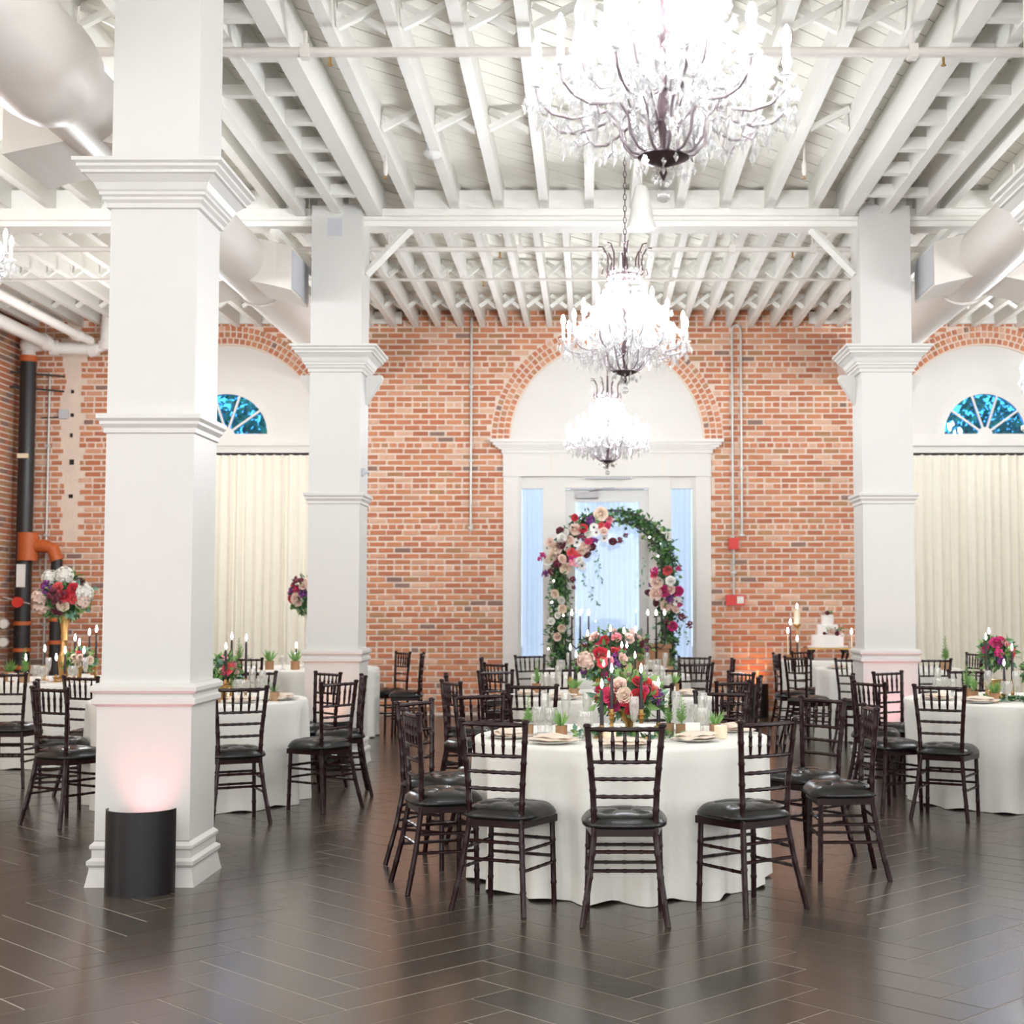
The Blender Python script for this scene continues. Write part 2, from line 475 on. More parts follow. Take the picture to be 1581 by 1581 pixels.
# cross bridging
items = []
def bridging(xs, y, w):
    for a, b in zip(xs[:-1], xs[1:]):
        if b - a > .6: continue
        L = b - a - w; Hh = ZD - ZJ - .06
        an = math.atan2(Hh, L); ln = math.hypot(L, Hh) - .03
        for s, dy in ((1, -.03), (-1, .03)):
            items.append((Vector(((a + b) / 2, y + dy, (ZJ + ZD) / 2)), (ln, .05, .045), Matrix.Rotation(-s * an, 3, 'Y'), 0))
for y in (9.35, 11.4): bridging(fx, y, .085)
for y in (14.7, 16.6, 18.4): bridging(bx, y, .07)
pieces(ceil, 'brace', items, [M['ceil']], 300, lambda it: -abs(it[0].x - .2) - it[0].y * .1)
for a_, b_ in ((-5.7, -2.55), (2.95, XR)):
    put('ledger', unitbox(M['ceil']), ceil, loc=((a_ + b_) / 2, YW - .05, 5.34), scale=(b_ - a_, .06, .16))
# girder on the column row, in three bays
gd = MB()
for y in (YG,):
    gd.box(XL, XR, y - .13, y + .13, 5.05, ZJ).box(XL, XR, y - .17, y + .17, 5.10, 5.135)
build(gd, 'girder', M['ceil'], ceil)
for cx in XC:
    for s in (-1, 1):
        for yy in (YG,):
            b = MB().path([(cx + s * .24, yy, 4.62), (cx + s * .66, yy, 5.06)], .045, 4)
            build(b, 'knee_brace', M['ceil'], ceil)

# ---- columns
def square_mould(prof, cx=0, cy=0):
    """prof: list of (half width, z) -> stacked square frustum rings"""
    m = MB(); vs = []; fs = []
    for hw, z in prof: vs += [(-hw, -hw, z), (hw, -hw, z), (hw, hw, z), (-hw, hw, z)]
    for i in range(len(prof) - 1):
        for k in range(4): fs.append((i * 4 + k, i * 4 + (k + 1) % 4, (i + 1) * 4 + (k + 1) % 4, (i + 1) * 4 + k))
    fs.append((3, 2, 1, 0)); o = (len(prof) - 1) * 4; fs.append((o, o + 1, o + 2, o + 3))
    return m.add(vs, fs)
HS = .237
col_meshes = dict(
    plinth=square_mould([(.29, 0), (.285, .02), (.272, .09), (.272, .10), (.283, .115), (.283, .135), (.262, .15), (.262, .19), (.272, .20), (.272, .215), (.252, .235), (.252, .24)]).mesh('plinth', M['paint']),
    pedestal=square_mould([(.252, .235), (.252, .95)]).mesh('pedestal', M['paint']),
    chair_rail=square_mould([(.254, .945), (.276, .96), (.276, .985), (.262, .995), (.262, 1.01), (.285, 1.03), (.285, 1.05), (.262, 1.068), (.24, 1.07)]).mesh('chair_rail', M['paint']),
    shaft=square_mould([(HS, 1.06), (HS, 5.22)]).mesh('shaft', M['paint']),
    band=square_mould([(HS + .001, 2.41), (HS + .012, 2.415), (HS + .012, 2.44), (HS + .03, 2.46), (HS + .03, 2.475), (HS + .045, 2.49), (HS + .045, 2.515), (HS + .001, 2.52)]).mesh('band', M['paint']),
    capital=square_mould([(HS + .001, 3.64), (HS + .018, 3.645), (HS + .018, 3.67), (HS + .035, 3.685), (HS + .035, 3.70), (HS + .05, 3.71), (HS + .05, 3.725), (HS + .06, 3.735), (HS + .075, 3.77), (HS + .11, 3.805), (HS + .125, 3.81), (HS + .125, 3.825), (HS + .145, 3.84), (HS + .145, 3.855), (HS + .165, 3.865), (HS + .165, 3.885), (HS + .001, 3.89)]).mesh('capital', M['paint']))
def column(x, y, label):
    t = thing('column', label, 'column', (x, y, 0), 0, 'white square columns')
    for k in col_meshes: put(k, col_meshes[k], t)
    return t
colA = column(XC[0], YC[0], 'big white square column nearest the camera, black uplight at its foot')
colB = column(XC[0], YC[1], 'white square column left of the brick wall, behind the big one')
build(MB().box(-.07, .07, -.006, 0, 4.93, 5.10), 'cover_plate', M['grille'], colB, loc=(-.02, -HS, 0))
build(MB().box(0, .03, -.03, .03, 2.68, 2.75).tube((.03, 0, 2.7), (.06, 0, 2.72), .012), 'sensor', M['grille'], colB, loc=(HS, -.12, 0))
colC = column(XC[1], YC[1], 'white square column beside the cake table and right-hand curtain')
colD = column(XC[1], YC[0], 'white column at right edge, only its capital corner in the picture')
for cc, sgn in ((colB, -1), (colC, 1)):
    for s in (-1, 1):
        build(MB().prism([(0, 3.38), (s * .15, 3.62), (s * .15, 3.66), (0, 3.66)], -.06, .06), 'bracket', M['paint'], cc, loc=(s * HS, .12, 0))

# ---- windows (arched fanlights) and the door case
def half_ring(ro, ri, zo, zi, y0, y1, n=28):
    m = MB()
    for i in range(n):
        a, b = PI * i / n, PI * (i + 1) / n
        P = [(ro * math.cos(a), zo + ro * math.sin(a)), (ro * math.cos(b), zo + ro * math.sin(b)), (ri * math.cos(b), zi + ri * math.sin(b)), (ri * math.cos(a), zi + ri * math.sin(a))]
        m.prism(P, y0, y1)
    return m
ZF, RF = 3.765, .55
def fan_window(n, xc):
    w = sempty('window_%d' % n, (xc, YW, 0))
    build(half_ring(RA, RF, ZS, ZF, .05, .12), 'plaster_arch', M['plaster'], w)
    build(half_ring(RF + .10, RF, ZF, ZF, .025, .06), 'casing', M['stone'], w)
    build(half_ring(RF + .13, RF + .10, ZF, ZF, .04, .06), 'casing_bead', M['stone'], w)
    for i in range(1, 5):
        an = PI * i / 5
        build(MB().box(.07, RF + .01, .03, .07, -.014, .014), 'muntin', M['stone'], w, loc=(0, 0, ZF), rot=(0, -an, 0))
    build(MB().prism([(.10 * math.cos(PI * i / 12), ZF + .10 * math.sin(PI * i / 12)) for i in range(13)], .025, .07), 'hub', M['stone'], w)
    for i in range(5):
        P = [(.05 * math.cos(PI * (i + .5) / 5), ZF + .05 * math.sin(PI * (i + .5) / 5))]
        P += [(RF * math.cos(PI * (i + q / 5) / 5), ZF + RF * math.sin(PI * (i + q / 5) / 5)) for q in range(6)]
        build(MB().prism(P, .045, .052), 'pane', M['fanpane'], w)
    build(MB().box(-RA - .02, RA + .02, -.04, .12, 3.62, ZF).box(-RA - .06, RA + .06, -.07, .1, 3.60, 3.655).box(-RA - .02, RA + .02, -.02, .05, 3.50, 3.60), 'sill', M['stone'], w)
    return w
fan_window(1, WINX[0]); fan_window(2, WINX[1])

# door case: tympanum, entablature, casing, sidelights, door leaf
d1 = sempty('door_1', (DOORX, YW, 0))
N = 28
poly = [(RA * math.cos(PI * i / N), ZS + RA * math.sin(PI * i / N)) for i in range(N + 1)]
build(MB().prism(poly, .03, .12), 'tympanum', M['plaster'], d1)
ent = MB()
for hw, y0, za, zb in ((1.56, -.20, 3.64, 3.685), (1.53, -.17, 3.60, 3.64), (1.50, -.14, 3.575, 3.60), (1.46, -.11, 3.55, 3.575), (1.42, -.08, 3.50, 3.55), (1.40, -.05, 3.21, 3.50), (1.405, -.06, 3.19, 3.215)):
    ent.box(-hw, hw, y0, .12, za, zb)
build(ent, 'entablature', M['stone'], d1)
for xj in (-.745, .745): build(MB().box(xj - .004, xj + .004, -.055, -.045, 3.215, 3.5), 'stone_joint', M['mortar'], d1)
cs = MB()
for s in (-1, 1):
    a, b = sorted((s * 1.395, s * 1.19)); cs.box(a, b, -.04, .12, 0, 3.2)
    a, b = sorted((s * 1.19, s * 1.15)); cs.box(a, b, -.01, .12, 0, 3.2)
    a, b = sorted((s * .86, s * .56)); cs.box(a, b, 0, .12, 0, 3.2)
    a, b = sorted((s * 1.15, s * .86)); cs.box(a, b, .03, .12, 0, .75).box(a, b, .03, .12, 3.03, 3.2)
cs.box(-.56, .56, .002, .12, 3.03, 3.2).box(-.555, .555, -.02, .0, 3.035, 3.06)
build(cs, 'casing', M['stone'], d1)
for s in (-1, 1):
    x = s * 1.005
    build(MB().box(x - .145, x + .145, .07, .076, .75, 3.03), 'pane', M['pane'], d1)
leaf = MB().box(-.56, -.43, .04, .09, 0, 3.02).box(.43, .56, .04, .09, 0, 3.02).box(-.43, .43, .04, .09, 2.85, 3.02).box(-.43, .43, .04, .09, 0, .45)
lf = build(leaf, 'door_leaf', M['paint'], d1)
build(MB().box(-.43, .43, .062, .068, .45, 2.85), 'pane', M['pane'], lf)
build(MB().box(.44, .47, .0, .04, .95, 1.15).tube((.455, .0, 1.05), (.36, -.02, 1.05), .012), 'door_handle', M['greymetal'], lf)
build(MB().box(-.42, -.12, -.03, .04, 2.90, 2.985), 'door_closer', M['greymetal'], d1)
build(MB().path([(-.25, -.02, 2.99), (-.05, -.035, 3.03), (.1, -.02, 3.035)], .009, 6), 'closer_arm', M['greymetal'], d1)
build(MB().box(-.56, .56, -.025, -.015, 3.02, 3.034), 'head_track', M['greymetal'], d1)
vt = build(MB().box(-.29, .32, -.058, -.05, 3.155, 3.185), 'vent_strip', M['grille'], d1)
for i in range(20): build(MB().box(-.285 + i * .03, -.268 + i * .03, -.062, -.056, 3.16, 3.18), 'slot', M['greymetal'], vt)
def pleated(x0, x1, z0, z1, y, amp, pitch, rnd, mats, seg=6, flat=0):
    m = MB(); n = int((x1 - x0) / pitch * seg); vs = []
    zs = [z0, z0 + (z1 - z0) * .5, z1 - .12, z1]
    ph = rnd.uniform(0, 6)
    off = [rnd.uniform(-.6, .6) for _ in range(n // seg + 3)]
    for zi, z in enumerate(zs):
        for i in range(n + 1):
            x = x0 + (x1 - x0) * i / n
            k = amp * (.45 if zi == 3 else .8 if zi == 2 else 1)
            w = math.sin(i / seg * 2 * PI + ph + off[i // seg] * .6) * (1 + .35 * off[i // seg])
            vs.append((x + .2 * amp * math.sin(i / seg * 2 * PI * .5 + zi * .2), y + w * k, z))
    fs = []
    for zi in range(len(zs) - 1):
        for i in range(n): fs.append((zi * (n + 1) + i, zi * (n + 1) + i + 1, (zi + 1) * (n + 1) + i + 1, (zi + 1) * (n + 1) + i))
    return m.add(vs, fs)
rc = random.Random(21)
for name, xa, xb, zb, lab in (('sheer_curtain', -.5, .5, .1, 'sheer white curtain behind the glass of the centre door'), ('sheer_curtain', -1.15, -.86, .5, 'sheer white curtain behind the narrow sidelight left of the centre door'), ('sheer_curtain', .86, 1.15, .5, 'sheer white curtain behind the narrow sidelight right of the centre door')):
    o = build(pleated(DOORX + xa, DOORX + xb, zb, 3.12, YW + .2, .012, .07, rc, None), name, M['sheer'], smooth=True)
    tag(o, lab, 'curtain', 'sheer door curtains')
# drapes and rods under the fanlights
side = ('left-hand', 'right-hand')
for wi, xc in enumerate(WINX):
    rod = MB().tube((xc - 1.42, YW - .17, 3.478), (xc + 1.42, YW - .17, 3.478), .017)
    rd = build(rod, 'curtain_rod', M['iron'], smooth=True)
    tag(rd, 'black curtain rod under the %s arched fanlight' % side[wi], 'curtain rod', 'curtain rods')
    for q, s in ((-1.4, 'left'), (0.0, 'right')):
        if wi == 1: q, s = q, s
        o = build(pleated(xc + q, xc + q + 1.41, .01, 3.47, YW - .17, .035, .115, rc, None), 'curtain', M['drape'], smooth=True)
        tag(o, 'cream pleated floor-length curtain, %s half below the %s fanlight' % (s, side[wi]), 'curtain', 'cream curtains')

# ---- outside, seen through the fanlights
rg = random.Random(9)
struct(build(MB().box(-40, 40, 20.2, 60, -.4, -.3), 'ground_outside', M['ground']))
def tree(x, y, h, r, label, seed):
    rr = random.Random(seed)
    t = thing('tree', label, 'tree', (x, y, -.3), 0, 'trees outside the fanlights')
    build(MB().path([(0, 0, 0), (.1, 0, h * .4), (0, .1, h * .8)], [.25, .2, .1]), 'trunk', M['trunk'], t)
    lm = MB()
    for i in range(2600):
        d = Vector((rr.gauss(0, 1), rr.gauss(0, 1), rr.gauss(0, .8))).normalized() * r * rr.uniform(.45, 1)
        c = Vector((0, 0, h * .85)) + d
        a = Vector((rr.uniform(-1, 1), rr.uniform(-1, 1), rr.uniform(-1, 1))).normalized(); b = a.orthogonal().normalized()
        s = rr.uniform(.05, .11)
        lm.add([c - a * s, c + b * s * .6, c + a * s, c - b * s * .6], [(0, 1, 2, 3)], rr.choice((0, 0, 1)))
    o = build(lm, 'foliage', M['leaf'][:2], t); o['kind'] = 'stuff'
tree(-6.6, 26, 5.2, 1.5, 'green tree outdoors behind the left fanlight', 1)
tree(7.2, 25.5, 5.2, 1.35, 'dense green tree outdoors behind the right fanlight', 2)
tree(10.6, 27, 6.4, 1.3, 'smaller green tree outdoors at far right of the right fanlight', 3)

# ================================================================== SERVICES
def ring(r, y): return [(r * math.cos(2 * PI * k / 24), y, r * math.sin(2 * PI * k / 24)) for k in range(24)]
def duct_along_y(prof):
    m = MB(); vs = []; fs = []
    for r, y in prof: vs += ring(r, y)
    for i in range(len(prof) - 1):
        for k in range(24): fs.append((i * 24 + k, (i + 1) * 24 + k, (i + 1) * 24 + (k + 1) % 24, i * 24 + (k + 1) % 24))
    fs.append(tuple(range(24))); fs.append(tuple(len(vs) - 1 - k for k in range(24)))
    return m.add(vs, fs)
def boot(s):
    """square take-off to one side of a duct, its register facing outward"""
    def q(x, hy, z0, z1): return [(x, -hy, z0), (x, hy, z0), (x, hy, z1), (x, -hy, z1)]
    vs = q(s * .12, .38, -.22, .18) + q(s * .36, .38, -.27, .13) + q(s * .50, .40, -.31, .09)
    fs = []
    for i in range(2):
        for k in range(4): fs.append((i * 4 + k, i * 4 + (k + 1) % 4, (i + 1) * 4 + (k + 1) % 4, (i + 1) * 4 + k))
    fs += [(3, 2, 1, 0), (8, 9, 10, 11)]
    return MB().add(vs, fs)
def duct(x, z, r, label):
    t = thing('air_duct', label, 'air duct', (x, 0, z), 0, 'round ceiling ducts')
    build(duct_along_y([(r + .05, 4.5), (r + .05, 8.25), (r + .06, 8.3), (r + .04, 8.5), (r - .02, 8.62), (r - .02, YW - .02)]), 'duct_tube', M['duct'], t, smooth=True)
    for y in (11.0, 13.95, 16.6): build(duct_along_y([(r, y), (r, y + .05)]), 'duct_collar', M['duct'], t, smooth=True)
    for y in (9.4, 13.38):
        for s in (-1, 1):
            b = build(boot(s), 'take_off_box', M['duct'], t, loc=(0, y, 0))
            a, c = sorted((s * .502, s * .508))
            g = build(MB().box(a, c, -.37, .37, -.285, .065), 'register', M['grille'], b)
    for y in (8.9, 12.2, 15.5): build(MB().tube((0, y, r - .03), (0, y, ZJ - z), .008), 'hanger_rod', M['duct'], t)
    return t
duct(-3.2, 4.62, .27, 'thick round white air duct running along the left column line')
duct(3.6, 4.66, .29, 'thick round white air duct running along the right column line')

def pipe_x(y, z, r, xa, xb, label, hang, heads):
    t = thing('sprinkler_pipe', label, 'pipe', (0, y, z), 0, 'white sprinkler pipes')
    build(MB().tube((xa, 0, 0), (xb, 0, 0), r, n=10), 'pipe_run', M['duct'], t, smooth=True)
    for x in hang:
        build(MB().tube((x, 0, r), (x, 0, ZJ - z), .012).box(x - .03, x + .03, -r - .008, r + .008, -r - .008, r + .012), 'hanger', M['duct'], t)
    for x in heads:
        build(MB().tube((x, 0, -r), (x, 0, -r - .05), .009).tube((x, 0, -r - .05), (x, 0, -r - .056), .018), 'sprinkler_head', M['brass'], t)
    return t
pipe_x(9.3, 5.08, .034, XL, XR, 'white sprinkler pipe crossing the top of the picture', (-1.86, 2.1, 4.8), (-1.7, 2.3))
pipe_x(14.25, 4.99, .027, -6.4, XR, 'white sprinkler pipe just behind the cross girder', (-2.0, -.7, 1.4, 2.2), (-.9, 2.0))
pipe_x(16.1, 5.1, .016, XL, XR, 'thin white pipe under the joists nearest the brick wall', (-1.6, .9), (-1.2,))

# pendant fixture, detector, small hanging box
t = thing('pendant_fixture', 'white bell-shaped fixture hanging under the girder by the chandelier chain', 'light fixture', (.437, 12.4, 4.72))
build(MB().lathe([(.0, .37), (.045, .37), (.06, .34), (.085, .22), (.1, .1), (.125, .03), (.125, 0), (.1, 0), (0, .015)], 20), 'bell', M['paint'], t, smooth=True)
build(MB().tube((0, 0, .36), (0, 0, ZD - 4.72), .008), 'drop_rod', M['paint'], t)
t = thing('smoke_detector', 'small white round smoke detector on a grey box between the joists', 'detector', (-1.313, 11.9, 5.17))
build(MB().lathe([(0, 0), (.05, .01), (.075, .04), (.078, .06), (0, .06)], 18), 'cover', M['paint'], t, smooth=True)
build(MB().box(-.05, .05, -.05, .05, .06, .13), 'junction_box', M['grille'], t)
build(MB().tube((0, 0, .13), (0, 0, ZD - 5.17), .012), 'drop_rod', M['duct'], t)
for x, lab in ((-1.71, 'small white sprinkler drop hanging left of the smoke detector'), (1.78, 'small white sprinkler drop hanging above the girder at right')):
    t = thing('sprinkler_drop', lab, 'sprinkler', (x, 11.95, 5.05), 0, 'white sprinkler drops')
    build(MB().lathe([(0, 0), (.012, 0), (.02, .03), (.02, .1), (.01, .12), (.01, ZD - 5.05)], 10), 'drop_pipe', M['duct'], t, smooth=True)
    build(MB().tube((0, 0, -.02), (0, 0, 0), .006).tube((0, 0, -.026), (0, 0, -.02), .016), 'sprinkler_head', M['brass'], t)

# conduits and alarm on the brick wall
YB = YW - .02
def conduit(label, pts, straps):
    t = thing('conduit', label, 'conduit', (pts[0][0], YB - .016, pts[0][1]), 0, 'conduits on the brick wall')
    build(MB().path([(x - pts[0][0], 0, z - pts[0][1]) for x, z in pts], .016, 8), 'tube', M['steel'], t, smooth=True)
    for z in straps: build(MB().box(-.03, .03, -.02, .014, z - pts[0][1] - .015, z - pts[0][1] + .015), 'strap', M['steel'], t)
conduit('thin pale conduit on the brick left of the door', [(-1.61, 2.46), (-1.61, 5.35)], (2.5, 3.4, 4.4))
conduit('pale conduit bent over at the top right of the door, ending beside the alarm', [(2.03, 2.38), (2.03, 5.15), (2.015, 5.22), (1.97, 5.25), (1.925, 5.22), (1.91, 5.15), (1.91, 2.36)], (2.4, 3.3, 4.3))
conduit('short pale conduit between the two red alarm devices', [(1.915, 1.6), (1.915, 2.22)], (1.9,))
t = thing('fire_alarm', 'small square red fire alarm on the brick right of the door', 'fire alarm', (1.912, YB, 2.285))
build(MB().box(-.068, .068, -.06, 0, -.075, .075), 'housing', M['red'], t); build(MB().box(-.03, .03, -.066, -.06, -.05, .01), 'sounder', M['red'], t)
t = thing('alarm_panel', 'red wall box with a white label, below the square fire alarm', 'alarm box', (1.93, YB, 1.53))
build(MB().box(-.125, .125, -.08, 0, -.07, .07), 'housing', M['red'], t); build(MB().box(.02, .11, -.084, -.08, -.045, .05), 'label_plate', M['card'], t)

# corner pipework, far left
t = thing('standpipe', 'tall black standpipe with orange couplings in the far left corner', 'pipe', (-7.5, 19.28, 0))
build(MB().tube((0, 0, 0), (0, 0, 4.72), .105, n=14), 'riser', M['pipeblk'], t, smooth=True)
for z in (.62, .85, 1.2): build(MB().tube((0, 0, z), (0, 0, z + .05), .118, n=14), 'coupling', M['orange'], t, smooth=True)
build(MB().tube((0, 0, 4.7), (0, 0, 4.78), .115, n=14), 'coupling', M['orange'], t, smooth=True)
build(MB().tube((.06, -.03, 2.05), (.06, -.03, 2.42), .13, n=14).path([(.06, -.03, 2.24), (.3, -.03, 2.24), (.40, -.03, 2.2), (.45, -.03, 2.05)], .085, 12), 'tee', M['orange'], t, smooth=True)
build(MB().tube((.45, -.03, .3), (.45, -.03, 2.06), .075, n=12), 'branch_riser', M['pipeblk'], t, smooth=True)
for z in (1.25, .95): build(MB().tube((.45, -.03, z), (.45, -.03, z + .05), .09, n=12), 'coupling', M['orange'], t, smooth=True)
build(MB().box(-.05, .065, -.112, -.1, 1.7, 2.0), 'label_sleeve', M['card'], t)
build(MB().tube((0, 0, 4.78), (0, 0, 4.92), .09, n=12).tube((0, 0, 4.88), (.28, 0, 4.92), .06, n=10).ico((0, 0, 4.92), .12, 2), 'valve_body', M['duct'], t, smooth=True)
for z in (4.55, 4.35): build(MB().tube((-.2, -.1, z), (.45, .1, z - .03), .013, n=6), 'bracket_arm', M['iron'], t)
build(MB().box(-.06, .07, -.16, -.1, 3.4, 3.46), 'clamp', M['cream'], t)
t2 = thing('valve_handle', 'red tagged valve on the black standpipe', 'valve', (-7.5, 19.14, 1.5))
build(MB().lathe([(0, 0), (.07, 0), (.07, .06), (0, .06)], 14), 'wheel', M['red'], t2, rot=(PI / 2, 0, 0)); build(MB().tube((-.25, 0, .08), (.15, 0, -.02), .008), 'lever', M['steel'], t2)
for z, lab in ((1.22, 'upper white round gauge beside the black standpipe'), (.98, 'lower white round gauge beside the black standpipe')):
    g = thing('pressure_gauge', lab, 'gauge', (-7.66, 19.1, z), 0, 'standpipe gauges')
    build(MB().lathe([(0, 0), (.065, 0), (.065, .04), (0, .04)], 16), 'case', M['steel'], g, rot=(PI / 2, 0, 0))
    build(MB().lathe([(0, .041), (.056, .041), (0, .043)], 16), 'dial', M['card'], g, rot=(PI / 2, 0, 0))
conduit('thin white vertical pipe beside the black standpipe in the left corner', [(-7.3, .4), (-7.3, 4.6)], (1.2, 2.4, 3.6))
t = thing('junction_box', 'small grey box on the brick near the left corner', 'junction box', (-7.1, YB, 4.03))
build(MB().box(-.06, .06, -.05, 0, -.06, .06), 'box', M['grille'], t); build(MB().tube((-.06, -.02, -.04), (-.3, -.02, -.05), .008), 'cable', M['iron'], t)
rh = random.Random(4)
for z in (4.32, 4.0, 3.72, 3.35, 2.9): build(MB().box(-6.99 - .03, -6.99 + rh.uniform(.0, .03), YW - .012, YW + .01, z, z + rh.uniform(.04, .08)), 'chase_hole', M['iron'], wall_back)
def white_pipe(label, pts, r, extra=None):
    p0 = pts[0]
    t = thing('drain_pipe', label, 'pipe', p0, 0, 'white pipes in the left corner')
    build(MB().path([tuple(a - b for a, b in zip(p, p0)) for p in pts], r, 10), 'pipe_run', M['duct'], t, smooth=True)
    for a, b in zip(pts[1:-1], pts[2:]):
        q = Vector(a) - Vector(p0); d = (Vector(b) - Vector(a)).normalized()
        build(MB().tube(q - d * .05, q + d * .06, r * 1.25, n=10), 'fitting', M['duct'], t, smooth=True)
white_pipe('fat white pipe along the left wall ending above the black standpipe', [(-7.15, 13, 4.9), (-7.15, 18.9, 4.9), (-7.1, 19.1, 4.86), (-6.62, 19.2, 4.86), (-6.45, 19.2, 4.9), (-6.42, 19.2, 5.3)], .085)
white_pipe('white pipe below the ceiling, right of the fat one in the left corner', [(-6.62, 13, 4.94), (-6.62, 18.6, 4.94), (-6.55, 18.9, 4.92)], .06)
white_pipe('slim white pipe running along the brick from the left corner', [(-6.4, 19.4, 4.92), (-6.3, 19.4, 4.92), (-5.85, 19.4, 4.93)], .045)

# ================================================================== UPLIGHTS
def uplight(x, y, rotz, label, color, power, lampup=.25):
    t = thing('uplight', label, 'uplight', (x, y, 0), rotz, 'black uplights')
    n = 18; vs = []; fs = []
    for r, z in ((.18, 0), (.18, .43), (.172, .43), (.172, 0)):
        for k in range(n + 1):
            a = PI + PI * k / n
            vs.append((r * math.cos(a), r * math.sin(a), z))
    for i in range(4):
        for k in range(n):
            j = (i + 1) % 4
            fs.append((i * (n + 1) + k, i * (n + 1) + k + 1, j * (n + 1) + k + 1, j * (n + 1) + k))
    fs += [(0, n + 1, 2 * (n + 1), 3 * (n + 1)), tuple(i * (n + 1) + n for i in (3, 2, 1, 0))]
    build(MB().add(vs, fs), 'cover', M['black'], t, smooth=True)
    build(MB().lathe([(0, .0), (.07, 0), (.07, .1), (.06, .11), (0, .11)], 14), 'lamp_can', M['black'], t, loc=(0, -.06, 0))
    l = bpy.data.lights.new('uplight_lamp', 'SPOT'); l.energy = power * .55; l.color = color; l.spot_size = math.radians(62); l.spot_blend = .9; l.shadow_soft_size = .05
    o = bpy.data.objects.new('uplight_lamp', l); COL.objects.link(o); o.parent = t; o.location = (0, -.06, .14)
    o.rotation_euler = (PI - math.radians(14), 0, 0)
PINK = (1.0, .30, .36)
uplight(XC[0] + .04, 7.68, 0, 'black half-round uplight cover at foot of the big left column', PINK, 26)
uplight(XC[0] + .02, 13.30, 0, 'black uplight at foot of the second left column, behind chairs', (1, .42, .28), 22)
uplight(XC[1], 13.30, 0, 'black uplight glowing pink at foot of the right column', PINK, 30)
uplight(2.17, 19.38, 0, 'black uplight casting orange light on the brick wall', (1, .40, .12), 60)

# ================================================================== CHANDELIERS
rcx = random.Random(77)
def octa(m, c, r, h, up=Vector((0, 0, 1))):
    x, y, z = c
    m.add([(x - r, y, z), (x, y - r, z), (x + r, y, z), (x, y + r, z), (x, y, z + h), (x, y, z - h)],
          [(0, 1, 4), (1, 2, 4), (2, 3, 4), (3, 0, 4), (1, 0, 5), (2, 1, 5), (3, 2, 5), (0, 3, 5)])
def arm_mesh(ra, za, low):
    if low: pts = [(.05, .11), (.11, .122), (.15, .165), (.158, .225), (.20, .268), (.26, .25), (.33, .235), (.40, .25), (.445, .29), (ra, za)]
    else: pts = [(.015, za - .20), (.06, za - .215), (.105, za - .17), (ra * .55, za - .10), (ra * .75, za - .115), (ra * .92, za - .075), (ra, za)]
    m = MB().path([(x, 0, z) for x, z in pts], .0062 if low else .005, 6)
    if low: m.path([(.30, 0, .24), (.285, 0, .20), (.325, 0, .185), (.345, 0, .21)], .004, 5).path([(.165, 0, .25), (.13, 0, .30), (.16, 0, .34), (.20, 0, .32)], .004, 5)
    return m.mesh('arm', M['silver'], True)
TIERS = ((12, .455, .335, 0), (8, .33, .44, .3), (6, .205, .56, .1))
arms = [arm_mesh(ra, za, za < .4) for _, ra, za, _ in TIERS]
cup = MB().lathe([(.006, -.012), (.022, -.004), (.036, .004), (.036, .008), (.014, .008), (0, .008)], 10).mesh('drip_cup', M['crystal'], True)
sleeve = MB().lathe([(.012, .008), (.0125, .11), (0, .11)], 8).mesh('candle_sleeve', M['sleeve'], True)
bulbm = MB().lathe([(.006, .108), (.014, .125), (.017, .142), (.012, .165), (.003, .185), (0, .187)], 8).mesh('bulb', M['bulb'], True)
# crystals: strands from the crown to the arms, pendants on every cup, swags, bottom tassel
cr = MB()
for n, ra, za, ph in TIERS:
    for i in range(n):
        an = 2 * PI * i / n + ph; c, s = math.cos(an), math.sin(an)
        for k in range(6):
            b = an + 2 * PI * k / 6
            octa(cr, (c * ra + .040 * math.cos(b), s * ra + .040 * math.sin(b), za - .04 - rcx.uniform(0, .03)), .013, .034)
        octa(cr, (c * ra, s * ra, za - .11), .017, .046)
        for k in range(9):
            f = .45 + .055 * k; octa(cr, (c * ra * f + rcx.uniform(-.02, .02), s * ra * f + rcx.uniform(-.02, .02), za - .10 - .10 * (1 - f) - rcx.uniform(-.04, .05)), .014, .036)
        a2 = an + 2 * PI / n
        for k in range(1, 9):                                   # swag to the next arm
            f = k / 9; x = ra * (c * (1 - f) + math.cos(a2) * f); y = ra * (s * (1 - f) + math.sin(a2) * f)
            octa(cr, (x, y, za - .02 - .07 * math.sin(PI * f)), .012, .014)
for n, ra, z0, z1, cnt in ((24, .40, .84, .40, 17), (16, .26, .86, .56, 12), (12, .12, .60, .14, 14)):
    for i in range(n):
        an = 2 * PI * i / n
        for k in range(cnt):
            f = k / (cnt - 1); r = .10 + (ra - .10) * f; z = z0 + (z1 - z0) * f - .10 * math.sin(PI * f)
            octa(cr, (r * math.cos(an), r * math.sin(an), z), .013, .015)
for i in range(260):                                            # loose drops in the body
    an = rcx.uniform(0, 6.28); r = rcx.uniform(.06, .36); z = rcx.uniform(.16, .55) + (.36 - r) * .5
    octa(cr, (r * math.cos(an), r * math.sin(an), z), .016, .030)
for i in range(36):
    an = rcx.uniform(0, 6.28); r = rcx.uniform(.02, .13); octa(cr, (r * math.cos(an), r * math.sin(an), .10 - rcx.uniform(.02, .1) * (1 - r * 4)), .010, .02)
for i in range(8):
    an = 2 * PI * i / 8
    for k in range(4): octa(cr, (.19 * math.cos(an) + rcx.uniform(-.02, .02), .19 * math.sin(an) + rcx.uniform(-.02, .02), 1.0 - k * .035), .009, .02)
crystals = cr.mesh('crystals', M['crystal'])
ball = MB().ico((0, 0, -.03), .028, 2).mesh('crystal_ball', M['crystal'], True)
